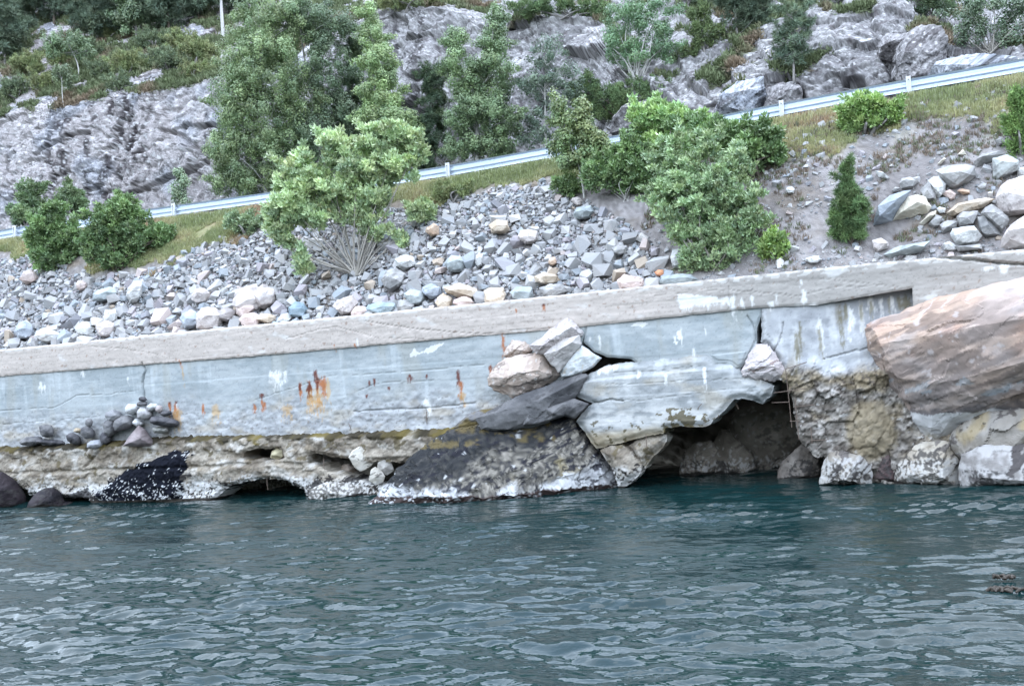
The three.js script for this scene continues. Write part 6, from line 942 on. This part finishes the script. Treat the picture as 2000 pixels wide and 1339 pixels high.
plant('willow_bush', 'low rounded yellow green bush on the verge below the barrier at the right', 'bush', { base: onBank(1695, 258), leaf: 'broad', color: [[0.13, 0.19, 0.06], [0.16, 0.22, 0.07]], rc: 0.2, per: 28, clump: 1, multi: true, size: 0.85, blobs: [[1665, 225, 26, 20], [1700, 220, 30, 24], [1738, 228, 24, 22], [1690, 244, 40, 14]] });
plant('young_conifer', 'dark green young conifer standing alone on the bare slope at the right', 'tree', { base: onBank(1663, 478), leaf: 'needle', color: [[0.05, 0.085, 0.03], [0.065, 0.1, 0.035]], bark: 'brown', trunk: 0.04, shoots: 2, rc: 0.17, per: 26, clump: 1.15, size: 0.85, upright: 0.5, branches: 4, blobs: [[1655, 332, 10, 18], [1657, 360, 19, 22], [1660, 392, 30, 24], [1662, 424, 40, 24], [1663, 448, 40, 20]] });
plant('conifer_bush', 'green bush cut by the right edge of the picture', 'bush', { base: onBank(1995, 300), leaf: 'fine', color: [[0.075, 0.12, 0.035], [0.09, 0.14, 0.04]], rc: 0.22, per: 28, clump: 1.05, multi: true, blobs: [[1990, 210, 24, 26], [2000, 250, 30, 34], [2010, 290, 28, 26]] });
plant('willow_sprig', 'small yellow green plant growing between stones near the wall top', 'plant', { base: onBank(1508, 508), leaf: 'broad', color: YG, rc: 0.13, per: 16, multi: true, trunk: 0.01, blobs: [[1508, 474, 12, 12], [1500, 492, 16, 10], [1518, 490, 12, 10]] });
plant('willow_sprig', 'small leafy sprig at the upper edge of the rubble right of the big pale willow', 'plant', { base: onBank(825, 440), leaf: 'broad', color: WIL, rc: 0.14, per: 14, multi: true, trunk: 0.01, blobs: [[820, 412, 14, 10], [835, 425, 10, 8]] });
plant('verge_bush', 'ochre green low bush on the verge right of the fourth post', 'bush', { base: onBank(880, 395), leaf: 'fine', color: OLV, rc: 0.18, per: 22, multi: true, blobs: [[865, 376, 22, 14], [900, 374, 24, 14]] });
// hillside
const H = (name, label, cat, px, py, o) => plant(name, label, cat, { base: onCliff(px, py), ...o });
H('birch_tree', 'small pale birch with a crooked white trunk on the ledge of the left cliff', 'tree', 155, 148, { leaf: 'birch', color: [[0.1, 0.14, 0.07]], bark: 'birch', trunk: 0.05, rc: 0.28, per: 18, clump: 0.8, blobs: [[130, 85, 44, 22], [100, 100, 22, 18], [165, 100, 26, 16]] });
H('birch_tree', 'thin young birch on the left cliff edge below the crooked one', 'tree', 124, 205, { leaf: 'birch', color: [[0.1, 0.13, 0.07]], bark: 'birch', trunk: 0.035, rc: 0.24, per: 14, clump: 0.6, blobs: [[115, 145, 24, 16], [135, 160, 14, 12]] });
H('dead_tree', 'bare whitish dead trunk at the top of the picture left of the birches', 'tree', 437, 78, { leaf: 'needle', color: DK, bark: 'dead', trunk: 0.13, rc: 0.3, per: 4, clump: 0.3, branches: 5, blobs: [[430, -40, 30, 50]] });
const PX = [[40, 60, 'dark'], [105, 45, 'dark'], [190, 80, 'dark'], [265, 75, 'light'], [330, 60, 'dark'], [385, 40, 'dark'], [10, 120, 'dark'], [150, 20, 'dark'], [230, 20, 'dark'], [310, 5, 'dark'], [470, 30, 'dark'], [80, 5, 'dark'], [420, 5, 'dark']];
const SIDE = ['at the far left of the hilltop', 'left of the pale one on the hilltop', 'directly left of the pale hilltop tree', 'pale leaved and nearest the dead trunk of its row', 'right of the pale hilltop tree', 'close left of the dead trunk', 'at the left picture edge above the cliff', 'behind the front row on the left hilltop', 'behind the pale hilltop tree', 'in the back row behind the dead trunk', 'right of the dead trunk', 'in the back row at the far left', 'in the back row right of the pale hilltop tree'];
PX.forEach(([x, y, k], i) => { const r = rng(60 + i), w = 46 + 16 * r(), hgt = 100 + 30 * r(), dark = k === 'dark'; H(dark ? 'pine_tree' : 'aspen_tree', dark ? `dark pine tree ${SIDE[i]}` : 'pale green leafy tree among the dark pines on the left hilltop', 'tree', x, y, { leaf: dark ? 'needle' : 'birch', color: dark ? PINE : [[0.12, 0.16, 0.09]], bark: r() > 0.5 ? 'brown' : 'grey', trunk: 0.1, rc: 0.5, per: 26, clump: 0.9, size: dark ? 2 : 1.5, upright: 0.4, blobs: [[x, y - hgt * 0.85, w * 0.5, hgt * 0.22], [x + 8 * (r() - 0.5), y - hgt * 0.6, w * 0.8, hgt * 0.24], [x - 4, y - hgt * 0.35, w, hgt * 0.22]] }); });
const SH = [[30, 175, 34, 20, 'at the left edge above the cliff face'], [60, 130, 40, 22, 'left of the crooked pale birch'], [200, 140, 30, 16, 'right of the crooked pale birch'], [250, 125, 46, 24, 'in the middle of the left hill shelf'], [330, 120, 50, 26, 'on the left hill shelf near the tall birch'], [390, 110, 36, 34, 'touching the left side of the tall birch'], [300, 80, 40, 16, 'high on the left hill under the pines'], [210, 65, 30, 16, 'under the pale hilltop tree'], [20, 95, 30, 20, 'at the left edge under the pines'], [120, 115, 34, 18, 'just right of the crown of the crooked pale birch'], [280, 45, 44, 22, 'between the pines in the upper left'], [360, 85, 40, 20, 'below the dead trunk'], [170, 100, 30, 18, 'under the second row of pines'], [80, 165, 30, 18, 'left of the thin young birch'], [235, 165, 30, 14, 'near the edge of the left cliff'], [385, 140, 30, 14, 'at the cliff edge beside the tall birch']];
SH.forEach(([x, y, a, b, w], i) => H('hill_shrub', `low olive green shrub ${w}`, 'bush', x, y + b * 0.8, { leaf: 'fine', color: i % 2 ? OLV : [[0.07, 0.09, 0.05], [0.09, 0.11, 0.06]], rc: 0.3, per: 20, clump: 0.9, size: 1.3, multi: true, blobs: [[x - a * 0.3, y, a * 0.7, b * 0.8], [x + a * 0.4, y + 3, a * 0.7, b * 0.7], [x, y - b * 0.3, a * 0.5, b * 0.6]] }));
H('juniper_bush', 'green juniper mat on top of the middle cliff', 'bush', 1100, 32, { leaf: 'fine', color: JUN, rc: 0.3, per: 24, clump: 1, size: 1.2, multi: true, blobs: [[1030, 16, 36, 14], [1085, 14, 46, 18], [1145, 20, 40, 18], [1175, 30, 24, 14]] });
H('juniper_bush', 'green juniper left of the sparse pine on the right rocks', 'bush', 1375, 100, { leaf: 'fine', color: [[0.075, 0.1, 0.04]], rc: 0.28, per: 26, clump: 1, multi: true, size: 1.2, blobs: [[1372, 35, 22, 26], [1375, 68, 32, 28], [1400, 108, 28, 14], [1340, 105, 30, 14]] });
H('pine_tree', 'sparse pine standing against the right rock knoll', 'tree', 1550, 165, { leaf: 'needle', color: [[0.06, 0.085, 0.055], [0.075, 0.1, 0.06]], bark: 'grey', trunk: 0.06, rc: 0.26, per: 14, clump: 0.55, size: 1.3, branches: 5, blobs: [[1548, 25, 24, 16], [1545, 55, 36, 14], [1548, 85, 40, 14], [1542, 112, 30, 12]] });
H('pine_tree', 'dark tree above the right end of the middle cliff', 'tree', 1440, 70, { leaf: 'needle', color: PINE, bark: 'grey', trunk: 0.07, rc: 0.34, per: 20, clump: 0.8, size: 1.5, blobs: [[1430, -20, 34, 34], [1440, 20, 40, 30], [1480, 10, 34, 34], [1465, 45, 30, 18]] });
H('pine_tree', 'dark tree behind the top of the right rock knoll', 'tree', 1620, 12, { leaf: 'needle', color: PINE, rc: 0.4, per: 20, clump: 0.8, size: 1.6, trunk: 0.09, blobs: [[1600, -25, 60, 26], [1680, -20, 60, 24]] });
H('pine_tree', 'dark tree right of the white stemmed birch at the top edge', 'tree', 1345, 20, { leaf: 'needle', color: PINE, rc: 0.4, per: 18, clump: 0.8, size: 1.5, trunk: 0.08, blobs: [[1350, -20, 36, 34], [1380, 0, 26, 20]] });
H('thicket_bush', 'green thicket with many thin pale stems at the top right corner', 'bush', 1935, 100, { leaf: 'birch', color: [[0.075, 0.105, 0.06], [0.06, 0.09, 0.05]], bark: 'pale', trunk: 0.03, multi: true, stems: 4, rc: 0.32, per: 15, clump: 0.6, blobs: [[1880, 40, 34, 44], [1925, 30, 44, 44], [1975, 30, 40, 46], [2020, 40, 40, 44], [1900, 70, 30, 24], [1985, 75, 40, 22]] });
H('thicket_bush', 'dark bush on the skyline left of the top right thicket', 'bush', 1810, 40, { leaf: 'fine', color: DK, rc: 0.3, per: 20, multi: true, size: 1.3, blobs: [[1800, 5, 34, 28], [1840, 15, 30, 34]] });
H('hill_shrub', 'dark green undergrowth at the cliff foot behind the two topped birch', 'bush', 870, 320, { leaf: 'fine', color: JUN, rc: 0.32, per: 20, multi: true, size: 1.3, blobs: [[860, 300, 36, 26], [1010, 290, 46, 28]] });
H('hill_shrub', 'brown green shrub at the top of the middle cliff above the conical birch', 'bush', 790, 22, { leaf: 'fine', color: OLV, rc: 0.3, per: 20, multi: true, size: 1.3, blobs: [[770, 4, 50, 16], [840, -2, 40, 14]] });

// ---------------------------------------------------------------- ground cover nobody could count
{
  const r = rng(31), M = [], C = [], q = new THREE.Quaternion(), up = V3(0, 1, 0);
  for (let i = 0; i < 9000; i++) {
    const x = lerp(3, 15.5, r()), t = lerp(0.9, 6, r()); if (t < rubbleEdge(x) + 0.1 || fbm(x * 0.7, t * 0.9, 12, 4) + 0.04 * (t - 3) < 0.0 + 0.12 * r()) continue;
    q.setFromAxisAngle(up, r() * 6.3); const s = 0.5 + 0.8 * r(); M.push(new THREE.Matrix4().compose(V3(x, bankY(x, t) - 0.02, -t), q, V3(s, s * 0.7, s))); C.push(mulc(r() < 0.6 ? [0.24, 0.18, 0.13] : [0.15, 0.17, 0.08], 0.7 + 0.6 * r()));
  }
  for (let i = 0; i < 60000; i++) {
    const x = lerp(-27, 15.5, r()), g = grassEdge(x), t = lerp(g - 0.9, 7.2, r()), k = t - g + 1.3 * fbm(x * 0.8, 2, t * 0.8, 4);
    if (k < -0.05 || noise(x * 1.1, t * 1.1, 8) < -0.45) continue;
    q.setFromAxisAngle(up, r() * 6.3); const s = 0.45 + 0.7 * r() * (t > 5.5 ? 1.2 : 0.8);
    M.push(new THREE.Matrix4().compose(V3(x, bankY(x, t) - 0.02, -t), q, V3(s, s, s)));
    const h = fbm(x * 0.5, t * 0.8, 2, 3), v = 0.8 + 0.4 * r(); C.push(mulc(mixc(mixc([0.27, 0.31, 0.12], [0.44, 0.42, 0.2], ss(-0.25, 0.15, h)), [0.42, 0.29, 0.17], ss(0.15, 0.4, h + 0.25 * (r() - 0.5))), v));
  }
  const I = new THREE.InstancedMesh(LEAF.grass, leafMat, M.length), cc = new THREE.Color(); M.forEach((m, i) => { I.setMatrixAt(i, m); I.setColorAt(i, cc.setRGB(...C[i])); });
  I.name = 'grass'; I.userData = { kind: 'stuff', label: 'yellow green verge grass and dry tufts along the crash barrier', category: 'grass' }; scene.add(I);
}
{
  const r = rng(32), P = cliffGeo.attributes.position, N = cliffGeo.attributes.normal, M = [], C = [], q = new THREE.Quaternion(), q2 = new THREE.Quaternion(), up = V3(0, 1, 0);
  for (let i = 0; i < P.count; i++) {
    const x = P.getX(i), y = P.getY(i), z = P.getZ(i); if (x < -48 || x > 26 || z < -46) continue;
    const ny = N.getY(i);
    for (let k = 0; k < 2; k++) {
      if (cliffShape.vegs[i] < 0.5 || ny < 0.4 || r() > 0.5) continue;
      q.setFromUnitVectors(up, V3(N.getX(i), ny, N.getZ(i)).lerp(up, 0.5).normalize()); q2.setFromAxisAngle(up, r() * 6.3); q.multiply(q2);
      const s = 1.1 + 1.6 * r(); M.push(new THREE.Matrix4().compose(V3(x + 0.12 * (r() - 0.5), y + 0.03, z + 0.12 * (r() - 0.5)), q, V3(s, s, s)));
      const h = fbm(x * 0.6, 3, z * 0.6, 3); C.push(mulc(mixc([0.13, 0.16, 0.075], [0.22, 0.165, 0.11], ss(0.0, 0.3, h)), 0.75 + 0.5 * r()));
    }
  }
  const I = new THREE.InstancedMesh(LEAF.fine, needleMat, M.length), cc = new THREE.Color(); M.forEach((m, i) => { I.setMatrixAt(i, m); I.setColorAt(i, cc.setRGB(...C[i])); });
  I.name = 'heather'; I.userData = { kind: 'stuff', label: 'brown and green heather covering the flatter rock of the hillside', category: 'heather' }; scene.add(I);
}
renderer.render(scene, camera);
